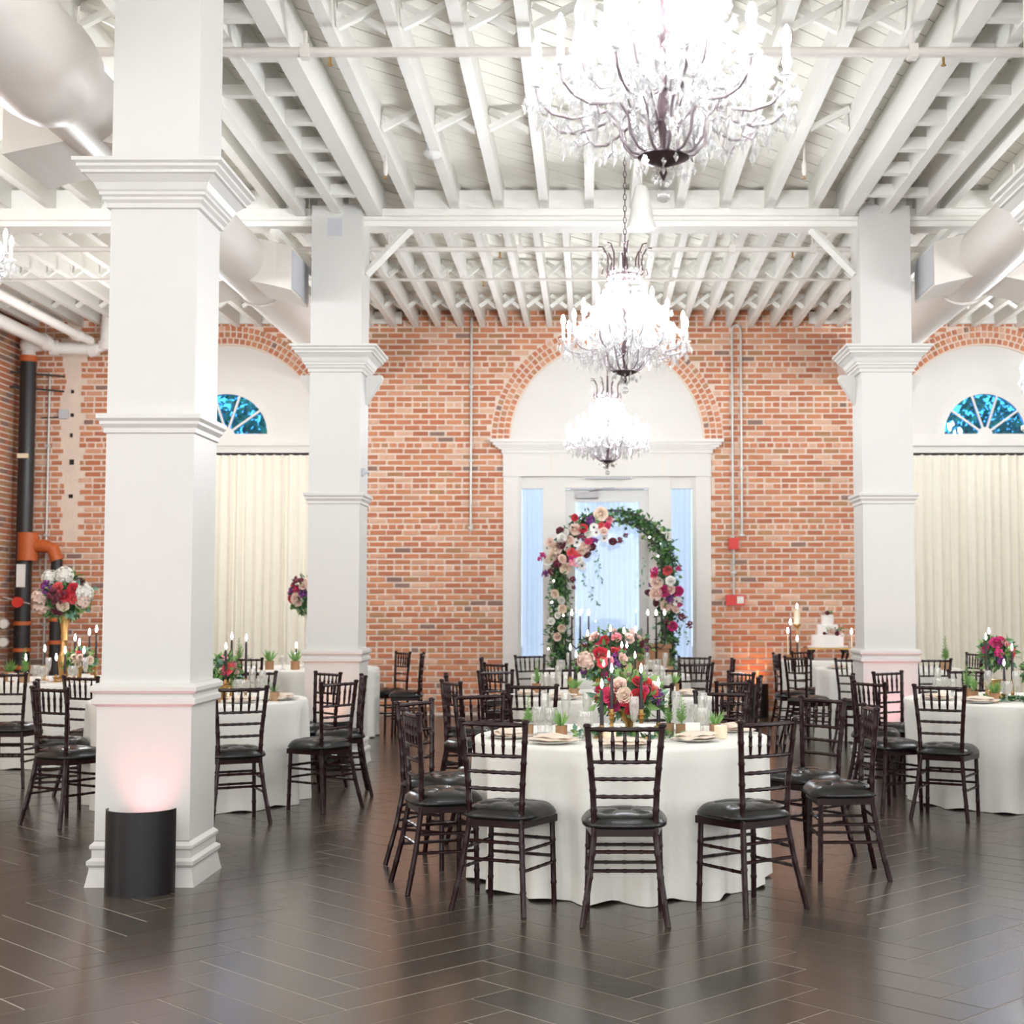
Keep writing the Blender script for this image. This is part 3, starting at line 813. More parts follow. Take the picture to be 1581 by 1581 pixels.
stem = MB().lathe([(0, .02), (.006, .03), (.016, .05), (.008, .07), (.05, .085), (.095, .105), (.085, .115), (.03, .125), (.012, .15), (.02, .22), (.032, .27), (.014, .34), (.012, .5), (.03, .56), (.014, .62), (.012, .8), (.03, .84), (.012, .9), (.01, 1.06), (.02, 1.07), (0, 1.08)], 12).mesh('stem', M['bronze'], True)
crown = MB()
for i in range(8):
    an = 2 * PI * i / 8; c, s = math.cos(an), math.sin(an)
    crown.path([(c * r, s * r, z) for r, z in ((.10, .80), (.135, .84), (.125, .90), (.13, .97), (.165, 1.03), (.20, 1.03))], .006, 5)
    crown.path([(c * r, s * r, z) for r, z in ((.12, .85), (.16, .87), (.17, .83), (.15, .82))], .005, 5)
crown.path([(.105 * math.cos(2 * PI * k / 20), .105 * math.sin(2 * PI * k / 20), .82) for k in range(21)], .006, 5)
crown = crown.mesh('crown', M['bronze'], True)
def chandelier(x, y, zb, label):
    t = thing('chandelier', label, 'chandelier', (x, y, zb), R.uniform(0, .5), 'crystal chandeliers')
    put('stem', stem, t); put('crown', crown, t); put('crystal_ball', ball, t)
    o = put('crystals', crystals, t); o['kind'] = 'stuff'
    for ti, (n, ra, za, ph) in enumerate(TIERS):
        for i in range(n):
            an = 2 * PI * i / n + ph
            a = put('arm', arms[ti], t, rot=(0, 0, an))
            put('drip_cup', cup, a, loc=(ra, 0, za)); put('candle_sleeve', sleeve, a, loc=(ra, 0, za)); put('bulb', bulbm, a, loc=(ra, 0, za))
    ch = MB(); z = 1.08; k = 0
    while z < ZD - zb - .02:
        pts = []
        for q in range(9):
            an = 2 * PI * q / 8; u, w = .011 * math.cos(an), .026 * math.sin(an) + .026
            pts.append((u, 0, z + w) if k % 2 else (0, u, z + w))
        ch.path(pts, .0035, 5, caps=False); z += .043; k += 1
    build(ch, 'chain', M['bronze'], t)
chandelier(.26, 5.12, 2.98, 'huge crystal chandelier closest to the camera, cut by the top edge')
chandelier(.252, 10.6, 3.08, 'crystal chandelier on a dark chain, middle of the three in line')
chandelier(.19, 16.4, 2.99, 'small-looking crystal chandelier farthest back, before the door arch')
chandelier(-4.80, 10.7, 3.75, 'crystal chandelier peeking in at the upper left edge')
chandelier(5.36, 16.4, 3.70, 'crystal chandelier peeking in at the right edge by the fanlight')

# ================================================================== CHAIRS
def lerp(a, b, f): return tuple(p + (q - p) * f for p, q in zip(a, b))
def bamboo(pts, r, step=.1, n=7, knot=1.22):
    """a turned stick through pts with bamboo knots"""
    P = []; Rr = []
    for i in range(len(pts) - 1):
        a, b = Vector(pts[i]), Vector(pts[i + 1]); L = (b - a).length; k = max(1, round(L / step))
        for q in range(k):
            f = q / k
            for df, kr in ((0, knot), (.012 / L, 1), ((1 / k) - .012 / L, 1)):
                if i == 0 and q == 0 and df == 0: kr = 1.0
                P.append(a.lerp(b, min(1, f + df))); Rr.append(r * kr)
    P.append(Vector(pts[-1])); Rr.append(r)
    return MB().path(P, Rr, n)
def cm(mb, nm, mk='wood'): return mb.mesh(nm, M[mk], True)
STY = lambda s: [(s * .198, -.235, 0), (s * .165, -.185, .22), (s * .142, -.152, .43), (s * .150, -.155, .62), (s * .177, -.178, .925)]
def stile_at(s, z):
    p = STY(s)
    for a, b in zip(p[:-1], p[1:]):
        if a[2] <= z <= b[2]: return lerp(a, b, (z - a[2]) / (b[2] - a[2]))
CH_PARTS = []
for s in (-1, 1):
    m = bamboo(STY(s), .0145, .105, 8); e = STY(s)[-1]
    m.lathe([(.0145, 0), (.019, .004), (.019, .014), (.012, .02), (0, .021)], 8, mx=Matrix.Translation(Vector(e) - Vector((0, 0, .012))))
    CH_PARTS.append(('leg', cm(m, 'rear_leg'), None))
    CH_PARTS.append(('leg', cm(bamboo([(s * .180, .140, 0), (s * .172, .132, .42)], .0140, .1, 8), 'front_leg'), None))
def rail(z, r, knots, bow=.012):
    a, b = Vector(stile_at(-1, z)), Vector(stile_at(1, z)); P = []; rr = []
    for q in range(13):
        f = q / 12; p = a.lerp(b, f); p.y -= bow * math.sin(PI * f); P.append(p); rr.append(r * (1.3 if (q % 2 == 0 and 0 < q < 12 and knots) else 1))
    return MB().path(P, rr, 7)
CH_PARTS.append(('top_rail', cm(rail(.905, .0105, True), 'top_rail'), None))
for z in (.752, .672, .59): CH_PARTS.append(('back_rail', cm(rail(z, .0085, True), 'back_rail'), None))
for i in range(5):
    f = (i + 1) / 6
    a = Vector(stile_at(-1, .752)).lerp(Vector(stile_at(1, .752)), f); b = Vector(stile_at(-1, .905)).lerp(Vector(stile_at(1, .905)), f)
    a.y -= .012 * math.sin(PI * f); b.y -= .012 * math.sin(PI * f)
    P = [a.lerp(b, q) for q in (0, .12, .3, .33, .36, .6, .64, .68, .9, 1)]
    CH_PARTS.append(('spindle', cm(MB().path(P, [.0045, .0075, .009, .012, .009, .0095, .012, .009, .006, .0045], 6), 'spindle'), None))
fr = MB().prismz([(-.155, -.165), (.155, -.165), (.19, .155), (-.19, .155)], .405, .442)
CH_PARTS.append(('seat_frame', cm(fr, 'seat_frame'), None))
def fleg(s, z): return lerp((s * .180, .140, 0), (s * .172, .132, .42), z / .42)
for z in (.30, .205):
    for s in (-1, 1): CH_PARTS.append(('stretcher', cm(bamboo([stile_at(s, z), fleg(s, z)], .0085, .08, 6), 'stretcher'), None))
for z in (.335, .25):
    CH_PARTS.append(('stretcher', cm(bamboo([stile_at(-1, z), stile_at(1, z)], .0085, .08, 6), 'stretcher'), None))
    CH_PARTS.append(('stretcher', cm(bamboo([fleg(-1, z - .015), fleg(1, z - .015)], .0085, .08, 6), 'stretcher'), None))
# tufted cushion
def cushion():
    n = 48; btn = [(-.085, -.075), (.085, -.075), (-.085, .075), (.085, .075), (0, 0)]
    creases = [((bx_, by_), (0, 0)) for bx_, by_ in btn[:4]] + [((sx * .085, sy * .075), q) for sx in (-1, 1) for sy in (-1, 1) for q in ((sx * .1, sy * .2), (sx * .21, sy * .085), (0, sy * .19))]
    def bound(a):
        c, s_ = math.cos(a), math.sin(a); k = (abs(c) ** 3.6 + abs(s_) ** 3.6) ** (-1 / 3.6)
        return k * c, k * s_
    rings = [(.0, None), (.2, None), (.35, None), (.46, None), (.58, None), (.70, None), (.8, None), (.89, None), (.95, None), (1.0, .468), (1.025, .458), (1.02, .448), (.97, .441)]
    vs = [(0, 0, .493)]; fs = []
    for t, z in rings[1:]:
        for i in range(n):
            u, v = bound(2 * PI * i / n); y = v * .188 * t; x = u * (.200 + .010 * v) * t
            if z is None:
                h = .064 * (1 - t ** 5) ** .5
                for bx_, by_ in btn: h -= .019 * math.exp(-((x - bx_) ** 2 + (y - by_) ** 2) / .0008)
                for (ax, ay), (cx_, cy_) in creases:
                    dx, dy = cx_ - ax, cy_ - ay; q = max(0, min(1, ((x - ax) * dx + (y - ay) * dy) / (dx * dx + dy * dy)))
                    h -= .006 * math.exp(-((x - ax - q * dx) ** 2 + (y - ay - q * dy) ** 2) / .00016) * (1 - t ** 6)
                zz = .452 + max(.016 * (1 - t) + .016, h)
            else: zz = z
            vs.append((x, y, zz))
    for i in range(n): fs.append((0, 1 + i, 1 + (i + 1) % n))
    for j in range(len(rings) - 2):
        for i in range(n): fs.append((1 + j * n + i, 1 + (j + 1) * n + i, 1 + (j + 1) * n + (i + 1) % n, 1 + j * n + (i + 1) % n))
    fs.append(tuple(1 + (len(rings) - 2) * n + i for i in reversed(range(n))))
    me = MB().add(vs, fs).mesh('seat_cushion', M['leather'], False)
    me.polygons.foreach_set('use_smooth', [True] * len(me.polygons))
    return me
cush = cushion()
CH_PARTS.append(('seat_cushion', cush, None))
buttons = MB()
for b in ((-.085, -.075), (.085, -.075), (-.085, .075), (.085, .075), (0, 0)): buttons.ico((b[0], b[1], .498), (.007, .007, .004), 1)
buttons = buttons.mesh('tufting_buttons', M['leather'], True)
def chair(bx_, by_, tx, ty, label, yaw=None, group='dark chiavari chairs'):
    """(bx_,by_) floor point under the top of the back; faces (tx,ty) or the yaw given in degrees"""
    d = Vector((tx - bx_, ty - by_)).normalized()
    if yaw is not None: d = Vector((math.cos(math.radians(yaw)), math.sin(math.radians(yaw))))
    p = Vector((bx_, by_)) + d * .175
    t = thing('chiavari_chair', 'dark bamboo-style chair, black tufted seat, ' + label, 'chair', (p.x, p.y, 0), math.atan2(d.y, d.x) - PI / 2, group)
    for nm, me, _ in CH_PARTS:
        o = put(nm, me, t)
        if me is cush: put('tufting_buttons', buttons, o)
    return t
T = dict(T1=(.17, 8.12), T2=(.2, 11.6), T3=(.2, 15.0), L2=(-2.98, 11.15), L1=(-5.0, 13.95), L3=(-3.2, 16.5), R1=(3.22, 11.2), R2=(3.32, 16.35), CK=(3.02, 18.75))
def seats(tb, rows):
    for x, y, lab, *yw in rows: chair(x, y, T[tb][0], T[tb][1], lab, *yw)
seats('T1', [(.16, 6.89, 'front and centre at the foremost table'), (-.475, 7.178, 'left of the front centre chair', 66), (-.95, 7.78, 'edge-on at left of the foremost table', 20),
             (-1.03, 8.60, 'angled behind the edge-on one, left of foremost table', -28), (-.70, 9.22, 'far left side of the foremost table', -56), (.84, 9.46, 'far right side of the foremost table', -114),
             (1.40, 8.86, 'right of the foremost table, behind the edge-on right chair', -142), (1.55, 8.15, 'rightmost at the foremost table, seen edge-on', 181), (.865, 7.18, 'right of the front centre chair', 125)])
seats('T2', [(-.41, 10.27, 'near side of second table, left of the flowers', 78), (.40, 10.30, 'near side of second table, right of the flowers', 98), (-1.02, 10.72, 'front left of the second table', 28), (1.04, 10.73, 'front right of the second table', 132),
             (-1.15, 11.68, 'edge-on at far left of the second table', 6), (1.30, 11.30, 'edge-on at far right of the second table', 170), (-.80, 12.34, 'far left side of the second table, by the brick', -50), (1.24, 12.11, 'far right side of second table, before wall uplight', -150),
             (.60, 12.75, 'far side of the second table, right of the candles', -106), (-.30, 12.75, 'far side of the second table, left of the candles', -74)])
seats('T3', [(-1.12, 15.05, 'edge-on at left of the third table by the door', 2), (-.90, 13.83, 'front left of the third table by the door', 40), (-.66, 15.92, 'far left of third table, before the left sidelight', -62),
             (1.10, 15.55, 'far right of third table, before the right sidelight', -115), (1.00, 13.90, 'front right of the third table by the door', 112), (1.44, 14.85, 'single dark post, edge-on at right of the third table', 178)])
seats('L2', [(-2.38, 9.98, 'just right of the big column, facing away'), (-1.83, 10.64, 'right side of the table behind the big column', 145), (-2.17, 12.08, 'facing us before the second left column', -135), (-1.80, 11.58, 'edge-on by the second left column', -166),
             (-2.80, 12.24, 'far side of the table behind the big column'), (-3.66, 9.92, 'left of the big column, seat towards it', 60), (-4.06, 10.74, 'edge-on, left of the big column behind another chair', 18), (-3.96, 11.38, 'beside the big column, back to us at left', 64)])
seats('L1', [(-4.78, 11.95, 'at the left edge of the picture', 88), (-6.15, 13.7, 'far left before the standpipe', 5), (-4.85, 15.2, 'far side of the corner table by the tall bouquet', -98)])
seats('L3', [(-2.19, 17.05, 'against the brick wall left of the door', 215), (-1.90, 16.5, 'seen edge-on against the brick left of the door', 182), (-3.56, 15.15, 'near side of the rear left table', 75), (-4.35, 16.4, 'left side of the rear left table', 0)])
seats('R1', [(2.42, 10.17, 'front left of the right-hand table', 62), (2.02, 10.62, 'left of right-hand table, half behind another chair', 28), (2.08, 11.63, 'edge-on, left of the right-hand table', -12), (2.47, 12.17, 'before the pink lit column', -52),
             (3.22, 12.45, 'far side of the right-hand table', -92), (3.30, 9.98, 'cut by the right edge of the picture', 92)])
seats('R2', [(3.49, 14.88, 'near side of rear right table, before the curtain', 96), (4.36, 16.62, 'far right against the cream curtain', 196), (2.17, 15.5, 'left side of the rear right table, nearest', 32), (2.09, 16.45, 'leftmost at the rear right table, seen edge-on', 4),
             (2.48, 17.21, 'between the cake table and rear right table', -46), (2.66, 14.88, 'left of the right column, facing the rear table', 62)])

# ================================================================== TABLES
ZTOP = .768
def cloth_mesh(r, seed, hem=.105, folds=15):
    rr = random.Random(seed); n = 144
    ph = [rr.uniform(0, 6.28) for _ in range(4)]
    prof = [(0, ZTOP, 0), (r * .6, ZTOP, 0), (r - .02, ZTOP, 0), (r - .004, ZTOP - .004, 0), (r + .004, ZTOP - .02, .03), (r - .002, ZTOP - .1, .25), (r - .014, ZTOP - .28, .6), (r - .024, ZTOP - .5, .9), (r - .026, .12, 1.0), (r - .024, .004, 1.08)]
    vs = [(0, 0, ZTOP)]; fs = []
    for rad, z, k in prof[1:]:
        for i in range(n):
            a = 2 * PI * i / n
            w = math.sin(folds * a + ph[0] + 1.1 * math.sin(3 * a + ph[1])) + .45 * math.sin(2 * folds * a * .53 + ph[2])
            q = rad + hem * .42 * k * w
            zz = z + (.012 * k * math.sin(folds * a + ph[3]) if z < .01 else 0)
            vs.append((q * math.cos(a), q * math.sin(a), max(zz, .003)))
    for i in range(n): fs.append((0, 1 + i, 1 + (i + 1) % n))
    for j in range(len(prof) - 2):
        for i in range(n): fs.append((1 + j * n + i, 1 + (j + 1) * n + i, 1 + (j + 1) * n + (i + 1) % n, 1 + j * n + (i + 1) % n))
    m = MB().add(vs, fs).mesh('tablecloth', M['linen'])
    m.polygons.foreach_set('use_smooth', [True] * len(m.polygons))
    return m
TN = dict(T1='foremost centre table', T2='second centre table', T3='third centre table', L2='table behind the big column', L1='far left corner table', L3='rear left table', R1='right-hand table', R2='rear right table', CK='cake table')
CL = dict(T1='ivory floor-length cloth on the round table nearest the camera', T2='ivory cloth on the second round table of the centre line', T3='ivory cloth on the third centre table, before the floral arch',
          L2='ivory cloth on the round table behind the big left column', L1='ivory cloth on the far left corner table under the tall bouquet', L3='ivory cloth on the table behind the second left column',
          R1='ivory cloth on the round table at the right edge', R2='ivory cloth on the table right of the right column', CK='ivory cloth on the small round cake table')
for i, (k, (x, y)) in enumerate(T.items()):
    o = put('tablecloth', cloth_mesh(.60 if k == 'CK' else .81, 40 + i, folds=12 if k == 'CK' else 15), loc=(x, y, 0), rot=(0, 0, i * .7))
    tag(o, CL[k], 'tablecloth', 'ivory tablecloths')
    t = thing('round_table', 'round folding table hidden under its ivory cloth, ' + TN[k], 'table', (x, y, 0), 0, 'round tables under cloths')
    build(MB().lathe([(0, .742), (.57 if k == 'CK' else .77, .742), (.57 if k == 'CK' else .77, .764), (0, .764)], 32), 'table_top', M['oak'], t)
    for q in range(4):
        a = PI / 4 + q * PI / 2; rl = .3 if k == 'CK' else .42
        build(MB().tube((rl * math.cos(a), rl * math.sin(a), 0), (rl * math.cos(a), rl * math.sin(a), .742), .016), 'leg', M['iron'], t)

# ---- registry giving each small thing a label by its place from the left
REG = []
def reg(o, look, word, tb, group):
    o['category'] = word; o['group'] = group
    REG.append((look, word, tb, o)); return o
ORD = ['first', 'second', 'third', 'fourth', 'fifth', 'sixth', 'seventh', 'eighth', 'ninth', 'tenth', 'eleventh', 'twelfth', 'thirteenth', 'fourteenth']
def finish_labels():
    by = {}
    for look, word, tb, o in REG: by.setdefault((look, tb), []).append(o)
    for (look, tb), os_ in by.items():
        os_.sort(key=lambda o: proj(o.location)[0])
        for i, o in enumerate(os_):
            n = len(os_)
            o['label'] = look + ' on the ' + TN[tb] + ('' if n == 1 else (', leftmost such' if i == 0 else ', rightmost such' if i == n - 1 else ', %s from the left' % ORD[i]))
def place(name, loc): o = put(name, None, loc=loc); o.empty_display_size = .05; return o

# ---- glassware
def share(**kw): return kw
G_flute = dict(bowl=MB().lathe([(.004, .085), (.016, .10), (.025, .15), (.027, .20), (.023, .225), (.022, .225), (.025, .20), (.023, .15), (.012, .105), (0, .10)], 14).mesh('bowl', M['glass'], True),
               stem=MB().lathe([(.032, 0), (.032, .003), (.006, .008), (.004, .03), (.004, .086)], 12).mesh('stem', M['glass'], True))
G_goblet = dict(bowl=MB().lathe([(.006, .055), (.024, .062), (.038, .085), (.042, .12), (.039, .155), (.036, .155), (.039, .12), (.034, .088), (.018, .07), (0, .068)], 14).mesh('bowl', M['glass'], True),
                stem=MB().lathe([(.034, 0), (.034, .006), (.012, .012), (.007, .03), (.012, .042), (.008, .056)], 12).mesh('stem', M['glass'], True))
cut = MB()
for k in range(12):
    a = 2 * PI * k / 12; cut.path([(.041 * math.cos(a), .041 * math.sin(a), .075), (.0435 * math.cos(a + .13), .0435 * math.sin(a + .13), .105), (.042 * math.cos(a + .26), .042 * math.sin(a + .26), .135)], .003, 4)
G_goblet['cut_pattern'] = cut.mesh('cut_pattern', M['glass'])
def flute(tb, x, y): 
    t = place('champagne_flute', (x, y, ZTOP))
    for k, m in G_flute.items(): put(k, m, t)
    return reg(t, 'clear tall champagne flute', 'glass', tb, 'champagne flutes')
def goblet(tb, x, y):
    t = place('cut_glass_goblet', (x, y, ZTOP))
    b = None
    for k, m in G_goblet.items():
        o = put(k, m, b if k == 'cut_pattern' else t)
        if k == 'bowl': b = o
    return reg(t, 'clear cut-glass water goblet', 'goblet', tb, 'water goblets')
# ---- napkins on plates
plate_m = MB().lathe([(0, .004), (.07, .004), (.085, .008), (.13, .016), (.132, .018), (.085, .012), (.07, .008), (0, .008)], 24).mesh('dinner_plate', M['china'], True)
def nap():
    n = 10; vs = []; fs = []; rr = random.Random(3)
    def lay(z, sx, sy, skew):
        o = len(vs)
        for j in range(n + 1):
            for i in range(n + 1):
                u, v = 2 * i / n - 1, 2 * j / n - 1
                e = max(abs(u), abs(v))
                vs.append((u * sx + v * skew, v * sy, z + .016 * (1 - e ** 4) + .003 * math.sin(5 * u + 3 * v)))
        for j in range(n):
            for i in range(n): fs.append((o + j * (n + 1) + i, o + j * (n + 1) + i + 1, o + (j + 1) * (n + 1) + i + 1, o + (j + 1) * (n + 1) + i))
    lay(.012, .12, .07, .02); lay(.026, .105, .06, -.02)
    m = MB().add(vs, fs).mesh('folded_cloth', M['napkin'])
    m.polygons.foreach_set('use_smooth', [True] * len(m.polygons)); return m
nap_m = nap()
fork_m = MB().path([(0, -.09, .004), (0, 0, .008), (0, .05, .006)], [.004, .003, .003], 5).box(-.011, .011, .05, .056, .004, .008)
for q in (-.010, -.0035, .0035, .010): fork_m.path([(q, .055, .006), (q, .095, .010)], .0015, 4)
fork_m = fork_m.mesh('fork', M['steel'])
def setting(tb, x, y, fork=False):
    cx, cy = T[tb]; an = math.atan2(y - cy, x - cx) + PI / 2
    p = place('dinner_plate', (x, y, ZTOP)); put('plate_body', plate_m, p)
    reg(p, 'white dinner plate under a folded napkin', 'plate', tb, 'dinner plates')
    t = place('napkin', (x, y, ZTOP + .010)); t.rotation_euler = (0, 0, an); put('folded_cloth', nap_m, t)
    reg(t, 'folded blush napkin', 'napkin', tb, 'folded napkins')
    if fork:
        o = place('fork', (x + .17 * math.cos(an + PI), y + .17 * math.sin(an + PI), ZTOP + .002)); o.rotation_euler = (0, 0, an); put('fork_body', fork_m, o)
        reg(o, 'silver fork beside a napkin', 'fork', tb, 'forks')
# ---- little potted plants
def sprig(kind, seed):
    rr = random.Random(seed); m = MB()
    if kind == 'agave':
        for i in range(22):
            a = rr.uniform(0, 6.28); tl = rr.uniform(.15, .8); L = rr.uniform(.06, .1)
            d = Vector((math.cos(a) * math.sin(tl), math.sin(a) * math.sin(tl), math.cos(tl))); s = d.orthogonal().normalized() * .006
            b = Vector((math.cos(a) * .008, math.sin(a) * .008, 0)); mid = b + d * L * .45
            m.add([b - s * .6, b + s * .6, mid + s, b + d * L, mid - s], [(0, 1, 2, 4), (4, 2, 3)])
    else:
        for st in range(5):
            a = st * 1.3 + rr.uniform(0, .5); tl = rr.uniform(.1, .5) if st else 0; L = rr.uniform(.07, .12) if st else .17
            d = Vector((math.cos(a) * math.sin(tl), math.sin(a) * math.sin(tl), math.cos(tl)))
            m.path([(0, 0, 0), tuple(d * L)], [.003, .0015], 4)
            for q in range(26):
                p = d * L * (.12 + .88 * q / 26); b = q * 2.4; s = Vector((math.cos(b), math.sin(b), .7)).normalized() * .034 * (1.15 - q / 40); w = s.orthogonal().normalized() * .0028
                m.add([p, p + s * .5 + w, p + s, p + s * .5 - w], [(0, 1, 2, 3)])
    return m.mesh(kind, M['succ'])
AG = [sprig('agave', 5), sprig('agave', 6)]; RO = [sprig('rosemary', 7), sprig('rosemary', 8)]
pot_m = MB().lathe([(.030, 0), (.032, .005), (.032, .058), (.034, .06), (.034, .064), (.029, .064), (.028, .056), (0, .056)], 14)
pots = [pot_m.mesh('pot', M['pot'], True), pot_m.mesh('pot', M['potwood'], True)]
soil_m = MB().lathe([(0, .058), (.028, .058), (0, .060)], 12).mesh('soil', M['soil'])
def potted(tb, x, y, kind, k=0, sc=1):
    t = place('potted_plant', (x, y, ZTOP)); t.scale = (sc, sc, sc)
    put('pot', pots[k % 2], t); put('soil', soil_m, t); put('foliage', (AG if kind == 'agave' else RO)[k % 2], t, loc=(0, 0, .058), rot=(0, 0, x * 9))
    return reg(t, 'small spiky succulent in a wooden pot' if kind == 'agave' else 'tall rosemary sprig in a wooden pot', 'potted plant', tb, 'little potted plants')
# ---- candles
fl_m = MB().lathe([(0, 0), (.006, .008), (.009, .02), (.006, .036), (.002, .05), (0, .054)], 8).mesh('flame', M['flame'], True)
hold = {'tall': MB().lathe([(.042, 0), (.042, .006), (.016, .016), (.010, .03), (.016, .045), (.010, .055), (.010, .085), (.018, .1), (.010, .11), (.024, .122), (.024, .128), (.013, .13), (.013, .15), (0, .15)], 14).mesh('holder_body', M['brass'], True),
        'low': MB().lathe([(.045, 0), (.045, .006), (.02, .015), (.014, .03), (.03, .045), (.03, .05), (.013, .052), (.013, .07), (0, .07)], 14).mesh('holder_body', M['brass'], True)}
_cm = {}
def taper_mesh(L, k):
    L = round(L, 2)
    if (L, k) not in _cm: _cm[(L, k)] = MB().path([(0, 0, 0), (0, 0, L * .96), (0, 0, L)], [.0115, .0082, .004], 10).mesh('candle_body', M[k], True)
    return _cm[(L, k)]
wick = MB().tube((0, 0, 0), (0, 0, .012), .0012, n=4).mesh('wick', M['iron'])
def candle(tb, x, y, ztip, kind='tall', z0=ZTOP, colour='candle', fs=1):
    hz = .13 if kind == 'tall' else .05
    L = round(ztip - .06 * fs - z0 - hz, 2)
    h = place('candle_holder', (x, y, z0)); put('holder_body', hold[kind], h); reg(h, 'brass candle holder', 'candle holder', tb, 'brass candle holders')
    t = place('taper_candle', (x, y, z0 + hz)); put('candle_body', taper_mesh(L, colour), t); put('wick', wick, t, loc=(0, 0, L)); put('flame', fl_m, t, loc=(0, 0, L + .006), scale=(fs, fs, fs))
    return reg(t, ('lit black taper candle' if colour == 'candle' else 'lit ivory taper candle'), 'candle', tb, 'lit taper candles')
# ---- cards and votives
card_m = MB().prism([(-.04, 0), (.04, 0), (.04, .07), (-.04, .07)], -.001, .001).mesh('card_sheet', M['card'])
clip_m = MB().box(-.012, .012, -.012, .012, 0, .012).mesh('card_foot', M['brass'])
def card(tb, x, y):
    t = place('place_card', (x, y, ZTOP)); put('card_sheet', card_m, t, loc=(0, 0, .01), rot=(-.1, 0, 0)); put('card_foot', clip_m, t)
    return reg(t, 'plain white place card on a small stand', 'place card', tb, 'place cards')
vot_m = MB().lathe([(.028, 0), (.034, .004), (.036, .07), (.033, .07), (.031, .008), (0, .006)], 16).mesh('votive_cup', M['cream'], True)
wax_m = MB().lathe([(0, .045), (.031, .045), (0, .047)], 14).mesh('wax', M['cream'])
def votive(tb, x, y):
    t = place('votive', (x, y, ZTOP)); put('votive_cup', vot_m, t); put('wax', wax_m, t); put('flame', fl_m, t, loc=(0, 0, .047), scale=(.5, .5, .5))
    return reg(t, 'cream votive cup', 'votive', tb, 'votives')

# ================================================================== FLOWERS
def petal(m, az, r0, r1, z0, z1, wid, curl, mi=0, n=3):
    vs = []; fs = []
    for j in range(4):
        v = j / 3
        r = r0 + (r1 - r0) * math.sin(v * PI / 2) + curl * v ** 3; z = z0 + (z1 - z0) * v - abs(curl) * .3 * v ** 3
        w = wid * math.sin(.35 + v * 1.9) / max(r1, .2)
        for i in range(n):
            u = 2 * i / (n - 1) - 1
            a = az + u * w; rr_ = r * (1 - .08 * abs(u))
            vs.append((rr_ * math.cos(a), rr_ * math.sin(a), z - .1 * abs(u) * v * (z1 - z0)))
    for j in range(3):
        for i in range(n - 1): fs.append((j * n + i, j * n + i + 1, (j + 1) * n + i + 1, (j + 1) * n + i))
    m.add(vs, fs, mi)
def rose_mesh(col, seed):
    m = MB(); rr = random.Random(seed)
    m.ico((0, 0, .45), (.28, .28, .34), 1)
    for k, (cnt, r0, r1, z1, curl) in enumerate(((3, .08, .30, .86, 0), (4, .12, .46, .80, .05), (5, .15, .66, .68, .14), (6, .18, .84, .50, .24))):
        for i in range(cnt): petal(m, 2 * PI * i / cnt + k * .7 + rr.uniform(-.15, .15), r0, r1, 0, z1, .62, curl)
    return m.mesh('rose_bloom', M['p_' + col], True)
def hydr_mesh(col, seed):
    rr = random.Random(seed); m = MB()
    m.ico((0, 0, .3), .72, 1)
    for i in range(70):
        z = rr.uniform(-.45, 1); a = i * 2.39996; q = math.sqrt(max(0, 1 - z * z)); d = Vector((q * math.cos(a), q * math.sin(a), z)); c = d * .82 + Vector((0, 0, .3))
        t1 = d.orthogonal().normalized(); t2 = d.cross(t1); s = .19; b = rr.uniform(0, 1.5)
        e1 = t1 * math.cos(b) + t2 * math.sin(b); e2 = d.cross(e1)
        c2 = c - d * .05
        m.add([c2, c + e1 * s, c + (e1 + e2) * s * .5, c + e2 * s, c + (e2 - e1) * s * .5, c - e1 * s, c - (e1 + e2) * s * .5, c - e2 * s, c + (e1 - e2) * s * .5], [(0, 8, 1, 2), (0, 2, 3, 4), (0, 4, 5, 6), (0, 6, 7, 8)])
    return m.mesh('hydrangea_bloom', M['p_' + col])
def anem_mesh(seed):
    m = MB()
    for i in range(7): petal(m, 2 * PI * i / 7, .05, .9, 0, .25, .62, .05, 0)
    m.ico((0, 0, .14), (.24, .24, .14), 1, 1)
    for i in range(12):
        a = 2 * PI * i / 12; m.ico((.36 * math.cos(a), .36 * math.sin(a), .13), .035, 0 + 1, 1)
    return m.mesh('anemone_bloom', [M['p_white'], M['p_centre']])
def stock_mesh(col, seed):
    rr = random.Random(seed); m = MB()
    for i in range(26):
        d = Vector((rr.gauss(0, 1), rr.gauss(0, 1), rr.gauss(.3, 1))).normalized() * rr.uniform(.3, .85); r = rr.uniform(.16, .28)
        m.ico((d.x, d.y, d.z + .35), (r, r, r * .7), 1, 0, .2, rr)
    return m.mesh('cluster_bloom', M['p_' + col])
FLW = {}
for i, c in enumerate(('red', 'pink', 'coral', 'blush', 'peach', 'burgundy', 'magenta', 'rose', 'white')): FLW['rose_' + c] = ('rose', rose_mesh(c, i))
for i, c in enumerate(('white', 'blush')): FLW['hyd_' + c] = ('hydrangea', hydr_mesh(c, 20 + i))
FLW['anemone'] = ('anemone', anem_mesh(30))
for i, c in enumerate(('purple', 'burgundy', 'magenta', 'rose')): FLW['stock_' + c] = ('filler_flower', stock_mesh(c, 40 + i))
def orient(d, spin=0):
    d = d.normalized(); return d.to_track_quat('Z', 'Y').to_matrix().to_4x4() @ Matrix.Rotation(spin, 4, 'Z')
def leaf(m, p, d, L, w, mi, rnd):
    d = d.normalized(); s = d.cross(Vector((rnd.uniform(-1, 1), rnd.uniform(-1, 1), rnd.uniform(-1, 1)))).normalized()
    nrm = d.cross(s); mid = p + d * L * .5
    m.add([p, mid + s * w + nrm * w * .3, p + d * L - nrm * L * .12, mid - s * w + nrm * w * .3, mid], [(0, 1, 4), (1, 2, 4), (2, 3, 4), (3, 0, 4)], mi)
